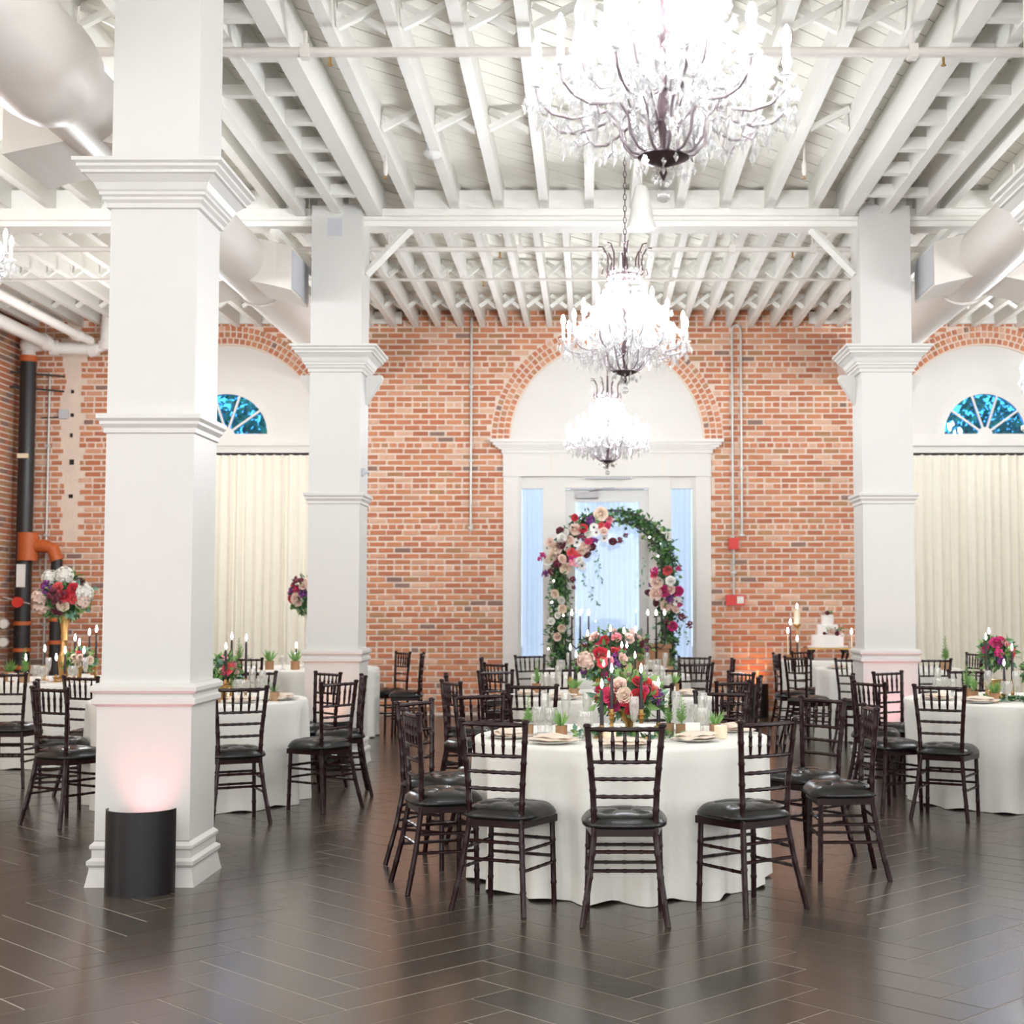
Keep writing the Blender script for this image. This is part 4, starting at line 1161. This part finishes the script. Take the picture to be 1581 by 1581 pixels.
def bouquet(t, centre, radii, flowers, nleaf, seed, leafL=.06, droop=0, fsc=1.0):
    """flowers: list of (kind, size, direction or None)"""
    rr = random.Random(seed); c = Vector(centre)
    lm = MB()
    for i in range(nleaf):
        d = Vector((rr.gauss(0, 1), rr.gauss(0, 1), rr.gauss(-droop, 1))).normalized()
        p = c + Vector((d.x * radii[0], d.y * radii[1], d.z * radii[2])) * rr.uniform(.55, 1.0)
        dd = d + Vector((rr.uniform(-.6, .6), rr.uniform(-.6, .6), rr.uniform(-.8, .5)))
        leaf(lm, p, dd, leafL * rr.uniform(.7, 1.4), leafL * .3, rr.choice((0, 1, 1, 2, 2, 3)), rr)
    lm.ico(c, tuple(q * .72 for q in radii), 2, 0, .15, rr)
    o = build(lm, 'foliage', M['leaf'], t); o['kind'] = 'stuff'
    for i, (kind, size, d) in enumerate(flowers):
        d = Vector(d) if d else Vector((rr.gauss(0, 1), rr.gauss(-.3, 1), rr.gauss(.2, .7)))
        d.normalize()
        p = c + Vector((d.x * radii[0], d.y * radii[1], d.z * radii[2])) * .95 - d * size * .2
        nm, me = FLW[kind]
        put(nm, me, t, mx=Matrix.Translation(p) @ orient(d, rr.uniform(0, 6)) @ Matrix.Scale(size * fsc, 4))
gold_vase = MB().lathe([(.05, 0), (.05, .01), (.02, .03), (.025, .06), (.07, .11), (.075, .14), (.07, .14), (.02, .1), (0, .1)], 16).mesh('vase', M['brass'], True)
def centrepiece(tb, x, y, zc, radii, flowers, seed, label, nleaf=260, fsc=.74):
    t = thing('flower_arrangement', label, 'flowers', (x, y, ZTOP), 0, 'low table flower arrangements')
    put('vase', gold_vase, t)
    rq = random.Random(seed + 50)
    small = [(rq.choice([f[0] for f in flowers]), rq.uniform(.7, .9) * min(f[1] for f in flowers), None) for _ in range(len(flowers))]
    bouquet(t, (0, 0, zc - ZTOP), radii, flowers + small, nleaf, seed, fsc=fsc)
    return t

# foremost table -------------------------------------------------------------
centrepiece('T1', .215, 8.18, .98, (.19, .15, .12), [('rose_red', .062, (.25, -1, .05)), ('rose_red', .06, (.1, -1, -.75)), ('rose_red', .055, (.3, -.7, .75)), ('rose_coral', .05, (.6, -.5, .7)), ('rose_pink', .06, (-.75, -.8, .1)), ('rose_magenta', .055, (-.6, -1, -.45)), ('rose_red', .05, (-.85, -.3, .4)),
    ('rose_blush', .07, (-.35, -.8, .55)), ('rose_peach', .06, (-.15, -.9, .1)), ('rose_blush', .05, (.9, -.5, .5)), ('stock_purple', .055, (1.05, -.5, .1)), ('stock_purple', .045, (1.0, -.7, -.2)), ('rose_coral', .045, (.85, -.7, .25)), ('rose_blush', .06, (-.1, .3, 1)), ('stock_magenta', .045, (.3, -.9, -.95)), ('rose_pink', .05, (.1, .8, .7)), ('rose_rose', .05, (-.5, .6, .7))],
    3, 'red and blush roses with purple blooms on the foremost centre table')
for a in ((.06, 7.93, 1.09, 'low'), (.115, 8.02, 1.165, 'tall'), (.275, 8.0, 1.165, 'tall'), (.375, 8.12, 1.085, 'low')): candle('T1', *a)
for x, y, k, i in ((-.345, 8.03, 'ros', 0), (-.16, 7.98, 'agave', 1), (.43, 8.13, 'ros', 0), (.50, 8.06, 'ros', 1), (.685, 8.08, 'agave', 0)): potted('T1', x, y, k, i)
for x, y in ((-.44, 7.92), (-.195, 7.62), (.17, 7.42), (.55, 7.74), (.80, 8.28)): setting('T1', x, y, True)
for x, y in ((-.285, 8.12), (-.03, 7.80), (.60, 8.32), (-.22, 8.06), (.61, 8.06)): goblet('T1', x, y)
for x, y in ((-.255, 8.22), (-.14, 8.26), (-.02, 8.3), (.235, 7.92), (.63, 8.25), (.49, 8.4)): flute('T1', x, y)
card('T1', .30, 7.90); card('T1', .555, 7.98); votive('T1', .10, 7.75); votive('T1', .70, 7.9)
# loose greenery at the foot of the flowers
def runner(tb, x, y, w, d, seed, label):
    rr = random.Random(seed); m = MB()
    for i in range(150):
        p = Vector((rr.uniform(-w, w), rr.uniform(-d, d), rr.uniform(.004, .03))); leaf(m, p, Vector((rr.uniform(-1, 1), rr.uniform(-1, 1), rr.uniform(-.1, .3))), .05, .016, rr.randrange(4), rr)
    o = build(m, 'leaf_garland', M['leaf'], loc=(x, y, ZTOP)); o['kind'] = 'stuff'; tag(o, label, 'greenery')
runner('T1', .2, 8.0, .3, .14, 1, 'loose green leaves around the flowers on the foremost table')
# second table ----------------------------------------------------------------
centrepiece('T2', .10, 11.55, 1.02, (.22, .17, .13), [('hyd_blush', .125, (-.75, -.9, .25)), ('rose_red', .085, (-.15, -.9, .75)), ('rose_coral', .06, (-.05, -1, .1)), ('stock_purple', .06, (-1.0, -.7, -.6)), ('stock_burgundy', .05, (-1.1, -.3, .1)), ('rose_rose', .05, (.2, -.9, .2)), ('stock_purple', .06, (.5, -.9, .0)), ('rose_blush', .07, (.7, -.6, .3)), ('rose_coral', .06, (.5, -.4, .9)), ('stock_magenta', .05, (.05, -.9, -.6)), ('rose_peach', .06, (-.3, .2, 1)), ('rose_blush', .06, (.9, -.4, -.3))],
    5, 'blush hydrangea and red rose arrangement on the second centre table')
for a in ((-.16, 11.45, 1.175, 'tall'), (-.115, 11.6, 1.12, 'low'), (.14, 11.35, 1.13, 'tall'), (.10, 11.3, 1.06, 'low'), (.262, 11.3, .98, 'low'), (.345, 11.4, 1.12, 'tall'), (.25, 11.75, 1.19, 'tall'), (.29, 11.7, 1.19, 'low')): candle('T2', *a)
for x, y, k, i in ((-.13, 11.25, 'agave', 0), (-.44, 11.9, 'ros', 1), (.68, 11.9, 'agave', 1)): potted('T2', x, y, k, i, 1.15)
for x, y in ((-.30, 11.6), (-.36, 11.75), (.50, 11.8), (.6, 11.6), (.46, 11.55)): goblet('T2', x, y)
for x, y in ((-.26, 11.8), (.44, 11.9), (.53, 11.95), (.57, 11.75)): flute('T2', x, y)
card('T2', -.28, 11.4); card('T2', .62, 11.4); setting('T2', -.5, 11.45); setting('T2', .75, 11.5); setting('T2', -.2, 11.05)
# third table -----------------------------------------------------------------
centrepiece('T3', .26, 15.0, 1.06, (.38, .2, .16), [('rose_red', .09, (-.35, -.9, .35)), ('rose_pink', .08, (-.55, -.9, -.1)), ('rose_blush', .10, (-.75, -.6, .7)), ('rose_rose', .09, (.0, -.9, .6)), ('rose_blush', .1, (.35, -.8, .5)), ('rose_coral', .08, (.15, -1, -.3)), ('rose_burgundy', .06, (.8, -.8, .1)), ('stock_burgundy', .07, (.95, -.6, .35)), ('stock_purple', .07, (1.0, -.6, -.2)), ('rose_blush', .09, (-.1, -.2, 1)), ('stock_burgundy', .06, (-.9, -.3, .6)), ('stock_burgundy', .06, (-1, -.5, .1)), ('hyd_blush', .1, (.5, -.2, .9))],
    8, 'long low arrangement of pink and red roses on the third centre table', 420, .62)
for a in ((-.03, 14.9, 1.225, 'tall'), (.08, 15.1, 1.235, 'tall'), (.20, 14.75, 1.27, 'tall'), (.335, 14.75, 1.255, 'tall'), (.455, 14.8, 1.26, 'tall')): candle('T3', *a, fs=1.25)
for x, y in ((.60, 14.7), (.68, 14.9), (-.3, 14.7)): goblet('T3', x, y)
for x, y in ((.57, 14.85), (.75, 14.75), (-.22, 14.8)): flute('T3', x, y)
card('T3', .72, 14.5); card('T3', -.40, 14.55); potted('T3', .80, 14.9, 'agave', 0, 1.3)

# right-hand table ------------------------------------------------------------
centrepiece('R1', 3.12, 11.25, 1.11, (.13, .12, .12), [('rose_magenta', .075, (-.2, -.8, .8)), ('stock_magenta', .07, (-.1, -1, .1)), ('stock_purple', .06, (.05, -1, -.5)), ('rose_rose', .06, (.6, -.7, .5)), ('rose_coral', .06, (.9, -.5, .1)), ('rose_magenta', .05, (-.8, -.5, .3)), ('rose_pink', .055, (.2, -.3, 1))], 12, 'magenta and coral flowers in a gold vase on the right-hand table', 160)
centrepiece('R1', 3.40, 11.12, .98, (.11, .1, .09), [('rose_pink', .06, (-.3, -1, .1)), ('stock_purple', .05, (-.3, -.9, .7)), ('rose_coral', .05, (-.9, -.5, -.1)), ('rose_magenta', .05, (.4, -.8, .4))], 13, 'low pink and purple posy at the right edge of the picture', 160)
for a in ((3.0, 11.1, 1.265, 'tall'), (3.1, 11.38, 1.31, 'tall'), (3.19, 11.08, 1.19, 'tall'), (3.10, 10.98, 1.075, 'low'), (3.28, 11.0, 1.1, 'low')): candle('R1', *a)
for x, y in ((2.66, 11.2), (2.74, 11.1), (3.05, 10.75), (3.22, 10.7), (2.72, 11.3)): goblet('R1', x, y)
for x, y in ((2.70, 11.4), (2.97, 10.95), (3.15, 10.85)): flute('R1', x, y)
for x, y, k in ((2.86, 10.95, 'ros'), (2.95, 10.72, 'agave'), (2.9, 11.3, 'ros')): potted('R1', x, y, k, 1, 1.1)
setting('R1', 2.83, 10.66); setting('R1', 2.60, 11.0); card('R1', 2.66, 10.98); card('R1', 3.2, 10.55); runner('R1', 3.1, 10.88, .22, .1, 2, 'green leaves scattered along the right-hand table')
# rear right table and cake -----------------------------------------------------
setting('R2', 2.72, 16.1); card('R2', 2.78, 16.35); potted('R2', 3.85, 15.9, 'ros', 0, 1.6); goblet('R2', 2.95, 16.0)
# table behind the big column ----------------------------------------------------
centrepiece('L2', -2.80, 11.15, .98, (.12, .11, .11), [('rose_coral', .06, (.5, -.8, .2)), ('rose_pink', .05, (.3, -.9, -.1)), ('rose_rose', .05, (.8, -.4, .5)), ('rose_blush', .05, (.9, -.3, -.2)), ('stock_rose', .05, (.2, -.5, .9))], 15, 'coral and pink posy just right of the big column', 180)
for a in ((-2.785, 11.35, 1.27, 'tall'), (-2.755, 11.05, 1.195, 'tall'), (-2.65, 11.25, 1.26, 'tall')): candle('L2', *a)
for x, y, k in ((-2.35, 10.9, 'agave'), (-2.74, 10.72, 'ros')): potted('L2', x, y, k, 0, 1.1)
for x, y in ((-2.58, 10.9), (-2.5, 11.1), (-2.64, 11.0)): goblet('L2', x, y)
for x, y in ((-2.6, 11.25), (-2.46, 10.98)): flute('L2', x, y)
card('L2', -2.43, 10.92); setting('L2', -2.32, 11.0); setting('L2', -2.55, 10.68)
# far left corner table ------------------------------------------------------------
t = thing('tall_flower_stand', 'tall gold stand with white and burgundy bouquet, left of the big column', 'flowers', (-5.02, 13.95, ZTOP))
build(MB().lathe([(.09, 0), (.09, .012), (.04, .03), (.05, .1), (.06, .2), (.035, .27), (.03, .36), (.035, .37), (.03, .38), (.035, .42), (.03, .43), (.045, .56), (.05, .62), (0, .62)], 18), 'stand', M['brass'], t, smooth=True)
bouquet(t, (0, 0, .80), (.24, .22, .21), [('hyd_white', .11, (.1, -.5, .9)), ('hyd_white', .10, (-.55, -.5, .9)), ('hyd_blush', .10, (-.8, -.6, -.1)), ('hyd_blush', .1, (-.8, -.5, -.5)), ('hyd_white', .11, (.95, -.5, .1)), ('hyd_blush', .09, (.85, -.5, -.25)), ('stock_burgundy', .10, (-.05, -1, .0)), ('stock_purple', .08, (-.5, -.9, .35)), ('rose_red', .06, (.3, -1, -.05)), ('rose_red', .06, (.6, -.8, .3)), ('rose_coral', .05, (.65, -.9, -.2)), ('rose_peach', .06, (.2, -.9, -.5)), ('rose_burgundy', .06, (-.1, -.8, -.8)), ('rose_red', .05, (-.8, -.6, .5)), ('rose_burgundy', .06, (.9, -.4, .7)), ('anemone', .05, (.7, -.7, .55)), ('rose_white', .06, (1, -.3, .5)), ('rose_coral', .05, (0, -1, .4))], 420, 17, .07, .5)
for a in ((-5.25, 13.6, 1.03, 'low'), (-5.13, 13.75, 1.105, 'tall'), (-4.90, 13.9, 1.21, 'tall'), (-4.80, 14.0, 1.26, 'tall'), (-4.79, 13.7, 1.17, 'tall'), (-4.70, 13.9, 1.29, 'tall'), (-4.885, 13.6, 1.10, 'low'), (-4.91, 13.45, 1.035, 'low'), (-4.71, 13.6, 1.095, 'low')): candle('L1', *a, fs=1.3)
centrepiece('L1', -4.80, 13.75, .95, (.14, .1, .1), [('rose_peach', .06, (-.2, -1, .3)), ('rose_blush', .05, (.3, -1, .4)), ('rose_coral', .05, (.1, -.5, .9)), ('rose_peach', .06, (.9, -.6, .1))], 18, 'low peach roses at the foot of the tall gold stand', 160)
for x, y in ((-4.98, 13.3), (-5.1, 13.45), (-4.72, 13.35)): goblet('L1', x, y)
for x, y in ((-5.0, 13.5), (-4.66, 13.5)): flute('L1', x, y)
potted('L1', -5.18, 13.4, 'ros', 0, 1.4); potted('L1', -5.4, 13.6, 'agave', 1, 1.4); card('L1', -5.33, 13.5); card('L1', -4.62, 13.4)
# rear left table -------------------------------------------------------------------
t = thing('tall_flower_stand', 'burgundy and blush bouquet half hidden behind the second left column', 'flowers', (-3.20, 16.5, ZTOP))
build(MB().lathe([(.09, 0), (.09, .012), (.03, .03), (.03, .55), (.05, .62), (0, .62)], 16), 'stand', M['glass'], t, smooth=True)
bouquet(t, (0, 0, .82), (.20, .2, .22), [('stock_burgundy', .09, (-.5, -.9, .7)), ('rose_pink', .05, (-.55, -1, .3)), ('rose_blush', .08, (-.5, -1, -.3)), ('rose_magenta', .06, (-.95, -.6, .1)), ('stock_purple', .06, (-.8, -.7, .15)), ('rose_red', .06, (-1, -.5, -.25)), ('rose_blush', .05, (-.1, -1, .5)), ('rose_coral', .05, (-.85, -.5, .55)), ('stock_purple', .06, (-.05, -1, .0)), ('rose_blush', .06, (.4, -.9, .3)), ('rose_burgundy', .06, (.7, -.7, 0)), ('hyd_blush', .08, (.3, -.8, .8))], 360, 19, .06, .4)
for a in ((-3.26, 16.2, 1.07, 'low'), (-3.29, 16.35, .98, 'low')): candle('L3', *a, fs=1.3)
for x, y, k in ((-3.85, 16.0, 'ros'), (-3.5, 15.95, 'agave'), (-3.22, 15.95, 'agave')): potted('L3', x, y, k, 1, 1.5)
card('L3', -3.62, 16.0); goblet('L3', -3.36, 15.98); goblet('L3', -3.75, 16.1)

# cake --------------------------------------------------------------------------------
kx, ky = 3.03, 18.72
t = thing('cake_stand', 'low gilded stand on dark legs under the wedding cake', 'cake stand', (kx, ky, ZTOP))
build(MB().box(-.28, .28, -.2, .2, .135, .16), 'stand_top', M['brass'], t)
for sx in (-1, 1):
    for sy in (-1, 1): build(MB().path([(sx * .2, sy * .14, .135), (sx * .23, sy * .16, .08), (sx * .21, sy * .15, 0)], [.03, .022, .014], 8), 'leg', M['wood'], t)
t = thing('wedding_cake', 'three-tier white wedding cake with flowers, before the brick wall', 'cake', (kx, ky, ZTOP + .16))
build(MB().lathe([(0, 0), (.26, 0), (.26, .02), (0, .02)], 32), 'cake_board', M['icing'], t)
for nm, r, z0, z1 in (('bottom_tier', .205, .02, .16), ('middle_tier', .135, .16, .29), ('top_tier', .08, .29, .415)):
    build(MB().lathe([(0, z0), (r, z0), (r, z1 - .008), (r - .008, z1), (0, z1)], 32), nm, M['icing'], t, smooth=True)
def stick(kind, size, p, d): nm, me = FLW[kind]; put(nm, me, t, mx=Matrix.Translation(p) @ orient(Vector(d)) @ Matrix.Scale(size, 4))
stick('rose_blush', .045, (-.06, -.03, .425), (-.4, -.5, 1)); stick('rose_burgundy', .03, (-.01, -.07, .43), (0, -1, .6))
stick('rose_blush', .05, (.03, -.145, .19), (0, -1, .5)); stick('rose_blush', .045, (.12, -.13, .19), (.4, -1, .4)); stick('rose_burgundy', .03, (.09, -.17, .175), (.2, -1, .2)); stick('rose_burgundy', .022, (-.06, -.15, .175), (-.3, -1, .2)); stick('rose_white', .03, (.17, -.10, .15), (.8, -.8, 0))
lm = MB(); rl = random.Random(2)
for i in range(40): leaf(lm, Vector((rl.uniform(-.02, .18), -.14, rl.uniform(.17, .24))), Vector((rl.uniform(-1, 1), -.5, rl.uniform(-.2, 1))), .04, .012, rl.randrange(4), rl)
for i in range(16): leaf(lm, Vector((rl.uniform(-.02, .05), -.02, .415)), Vector((rl.uniform(-.5, .5), rl.uniform(-.5, .5), 1)), .06, .012, rl.randrange(4), rl)
o = build(lm, 'leaves', M['leaf'], t); o['kind'] = 'stuff'
tp = thing('pillar_candle', 'fat ivory pillar candle on tall brass stem, left of the cake', 'candle', (2.64, 18.7, ZTOP))
build(MB().lathe([(.05, 0), (.05, .01), (.014, .03), (.012, .40), (.05, .44), (.05, .455), (0, .455)], 16), 'stem', M['brass'], tp, smooth=True)
build(MB().lathe([(0, .455), (.042, .455), (.042, .655), (.03, .66), (0, .65)], 16), 'wax', M['cream'], tp, smooth=True); put('flame', fl_m, tp, loc=(0, 0, .65), scale=(1.5, 1.5, 1.3))
for x, z, col in ((2.535, 1.30, 'candle'), (2.50, 1.19, 'cream'), (2.62, 1.09, 'candle'), (3.42, 1.06, 'candle'), (3.31, 1.18, 'cream')): candle('CK', x, 18.55, z, 'low', ZTOP, col, 1.5)

# ---- candelabra and wooden settee before the arch ---------------------------------
def candelabrum(x, y, label, tips):
    t = thing('candelabrum', label, 'candelabra', (x, y, 0), 0, 'tall iron candelabra')
    build(MB().lathe([(.14, 0), (.14, .015), (.03, .04), (.015, .1), (.012, 1.0), (.022, 1.02), (.012, 1.04), (.012, 1.08), (0, 1.09)], 14), 'stand', M['iron'], t, smooth=True)
    for dx, dz in tips:
        a = build(MB().path([(0, 0, .98), (dx * .5, 0, .95), (dx, 0, 1.0), (dx, 0, 1.06)], .009, 6).lathe([(.025, 1.055), (.028, 1.065), (.012, 1.07), (.012, 1.085)], 10, mx=Matrix.Translation((dx, 0, 0))), 'arm', M['iron'], t)
        put('taper', taper_mesh(.26, 'candle'), a, loc=(dx, 0, 1.08)); put('flame', fl_m, a, loc=(dx, 0, 1.345), scale=(1.5, 1.5, 1.3))
candelabrum(-.125, 17.4, 'three-arm black candelabrum left of the door, candles lit', ((-.10, 0), (.0001, 0), (.10, 0)))
candelabrum(.78, 17.4, 'three-arm black candelabrum by the arch right leg, candles lit', ((-.10, 0), (.0001, 0), (.10, 0)))
t = thing('settee', 'warm brown wooden settee back just visible behind the flowers', 'settee', (.42, 18.1, 0))
build(MB().box(-.55, .55, .0, .05, .42, .97).box(-.58, .58, -.02, .07, .93, .985), 'back', M['oak'], t); build(MB().box(-.56, .56, -.5, .03, .40, .46), 'seat', M['oak'], t)
for sx in (-1, 1):
    for yy in (-.47, .02): build(MB().box(sx * .53 - .025, sx * .53 + .025, yy - .025, yy + .025, 0, .41), 'leg', M['oak'], t)

# ---- the floral arch -----------------------------------------------------------------
AX, AY, AR, AZ = .295, 18.85, .70, 1.93
t = thing('floral_arch', 'arch of greenery with burgundy, pink and white flowers before the door', 'flower arch', (AX, AY, 0))
def hoop(r, dy):
    pts = [(-r, dy, 0), (-r, dy, AZ * .5)] + [(-r * math.cos(PI * k / 20), dy, AZ + r * math.sin(PI * k / 20)) for k in range(21)] + [(r, dy, AZ * .5), (r, dy, 0)]
    return MB().path(pts, .007, 6)
fm = hoop(.76, -.12)
build(fm, 'hoop', M['iron'], t, smooth=True); build(hoop(.76, .12), 'hoop', M['iron'], t, smooth=True); build(hoop(.62, -.12), 'hoop', M['iron'], t, smooth=True); build(hoop(.62, .12), 'hoop', M['iron'], t, smooth=True)
wires = MB()
for k in range(36):
    an = PI * k / 35; c, s = -math.cos(an), math.sin(an)
    wires.tube((c * .62, -.12, AZ + s * .62), (c * .76, .12, AZ + s * .76), .0025, n=4).tube((c * .62, .12, AZ + s * .62), (c * .76, -.12, AZ + s * .76), .0025, n=4)
o = build(wires, 'wire_mesh', M['iron'], t); o['kind'] = 'stuff'
ra_ = random.Random(31)
def arch_pt(s):
    """s: 0 left foot .. 1 right foot; returns point and outward normal"""
    Ltot = 2 * AZ + PI * AR; q = s * Ltot
    if q < AZ: return Vector((-AR, 0, q)), Vector((-1, 0, 0))
    if q < AZ + PI * AR:
        an = (q - AZ) / AR; return Vector((-AR * math.cos(an), 0, AZ + AR * math.sin(an))), Vector((-math.cos(an), 0, math.sin(an)))
    return Vector((AR, 0, AZ - (q - AZ - PI * AR))), Vector((1, 0, 0))
lm = MB()
Ltot = 2 * AZ + PI * AR
sl, sr = AZ / Ltot, (AZ + PI * AR) / Ltot
for i in range(5200):
    s = ra_.random()
    # bare wire near the crown
    p, nrm = arch_pt(s)
    dens = 1.0
    if sl + .42 * (sr - sl) < s < sl + .60 * (sr - sl): dens = .35
    if ra_.random() > dens: continue
    w = .085 if s < sl or s > sr else .10
    p = p + Vector((ra_.gauss(0, w * .6), ra_.gauss(0, .08), ra_.gauss(0, .05)))
    if nrm.z < .3: p.x += ra_.gauss(0, .02)
    d = Vector((ra_.gauss(0, 1), ra_.gauss(-.4, 1), ra_.gauss(-.2, 1)))
    leaf(lm, p, d, ra_.uniform(.05, .11), ra_.uniform(.014, .026), ra_.choices((0, 1, 2, 3), (40, 36, 12, 12))[0], ra_)
# trailing sprigs
for sx, sz, n, dx in ((-.22, 2.2, 16, .004), (.42, 2.1, 14, -.004), (-.78, 1.9, 16, -.003), (.84, 1.55, 16, .006), (-.42, 1.95, 18, .012), (.78, 1.35, 14, .012)):
    for k in range(n):
        p = Vector((sx + dx * k + ra_.uniform(-.03, .03), -.12 + ra_.uniform(-.05, .05), sz - k * .028)); leaf(lm, p, Vector((ra_.gauss(0, 1), ra_.gauss(0, .5), -.6)), .055, .016, 3, ra_)
o = build(lm, 'foliage', M['leaf'], t); o['kind'] = 'stuff'
def afl(kind, size, x, z, y=-.17):
    nm, me = FLW[kind]; d = Vector((ra_.gauss(0, .35), -1, ra_.gauss(.1, .35)))
    put(nm, me, t, mx=Matrix.Translation((x, y + ra_.uniform(-.03, .03), z)) @ orient(d, ra_.uniform(0, 6)) @ Matrix.Scale(size, 4))
def px(x, y): # picture column/row of the arch plane to arch coordinates (plane at 18.7 m)
    return (x - 912) * 18.7 / 2250 - AX, 1.5 + (930 - y) * 18.72 / 2250 * 1.004
LEFTC = [('rose_blush', .068, 889, 818), ('rose_peach', .085, 928, 794), ('stock_purple', .075, 913, 804), ('rose_red', .045, 888, 800), ('rose_red', .058, 900, 818), ('anemone', .06, 917, 815), ('anemone', .055, 921, 823), ('rose_blush', .05, 932, 822), ('rose_white', .05, 908, 825), ('rose_coral', .045, 928, 813), ('rose_pink', .045, 939, 813), ('rose_burgundy', .055, 865, 822), ('rose_white', .06, 867, 832), ('rose_blush', .055, 880, 835), ('anemone', .06, 891, 838), ('stock_burgundy', .06, 899, 831), ('rose_pink', .055, 910, 837), ('stock_purple', .05, 918, 834), ('anemone', .048, 933, 832), ('rose_burgundy', .06, 866, 841), ('rose_peach', .08, 858, 847), ('rose_blush', .075, 904, 846), ('rose_peach', .06, 898, 851), ('rose_coral', .055, 882, 853), ('rose_burgundy', .05, 914, 846), ('rose_peach', .075, 852, 860), ('rose_burgundy', .055, 861, 858), ('rose_blush', .055, 867, 864), ('stock_magenta', .06, 884, 862), ('rose_coral', .05, 892, 856), ('rose_burgundy', .05, 908, 858), ('stock_burgundy', .06, 859, 871), ('rose_burgundy', .05, 871, 868), ('rose_peach', .07, 873, 877), ('stock_rose', .07, 886, 873), ('anemone', .055, 899, 874), ('stock_magenta', .05, 839, 857), ('stock_magenta', .035, 834, 865), ('stock_purple', .055, 842, 885), ('stock_burgundy', .05, 852, 882), ('rose_white', .06, 846, 868), ('rose_burgundy', .05, 946, 838), ('stock_burgundy', .05, 958, 836), ('stock_burgundy', .04, 967, 829), ('rose_white', .045, 895, 866), ('stock_burgundy', .05, 882, 895), ('stock_burgundy', .035, 885, 908), ('rose_rose', .045, 941, 803), ('rose_blush', .05, 850, 838), ('anemone', .05, 876, 846), ('rose_white', .05, 873, 824)]
RIGHTC = [('stock_magenta', .06, 1009, 880), ('rose_coral', .06, 1030, 880), ('stock_magenta', .045, 1045, 879), ('rose_pink', .05, 1011, 889), ('anemone', .055, 1019, 896), ('rose_white', .06, 1035, 898), ('stock_purple', .045, 1006, 903), ('rose_blush', .075, 1013, 901), ('rose_magenta', .075, 1024, 914), ('rose_magenta', .065, 1047, 914), ('rose_blush', .06, 1035, 911), ('rose_blush', .075, 1012, 918), ('rose_burgundy', .05, 1001, 917), ('stock_purple', .06, 1032, 924), ('anemone', .06, 1044, 928), ('rose_burgundy', .05, 1010, 930), ('rose_blush', .075, 1027, 936), ('rose_blush', .05, 1042, 942), ('stock_burgundy', .06, 1052, 955), ('rose_magenta', .06, 1038, 967), ('stock_burgundy', .05, 1065, 965), ('stock_magenta', .045, 1050, 934), ('stock_burgundy', .05, 1026, 958)]
LEGS = [('rose_peach', .055, 858, 917), ('rose_white', .05, 868, 926), ('rose_peach', .055, 868, 940), ('rose_white', .045, 851, 959), ('rose_peach', .05, 867, 969), ('rose_blush', .05, 861, 983), ('rose_white', .04, 862, 950)]
for kind, size, x, y in LEFTC + RIGHTC + LEGS:
    a, b = px(x, y); afl(kind, size * 1.12, a, b)
for x, y in ((855, 897), (870, 950), (847, 1001), (1003, 830), (1016, 859), (1021, 840), (852, 930)):
    a, b = px(x, y); build(MB().ico((a, -.16, b), .014, 1), 'fairy_light', M['fairy'], t)

finish_labels()
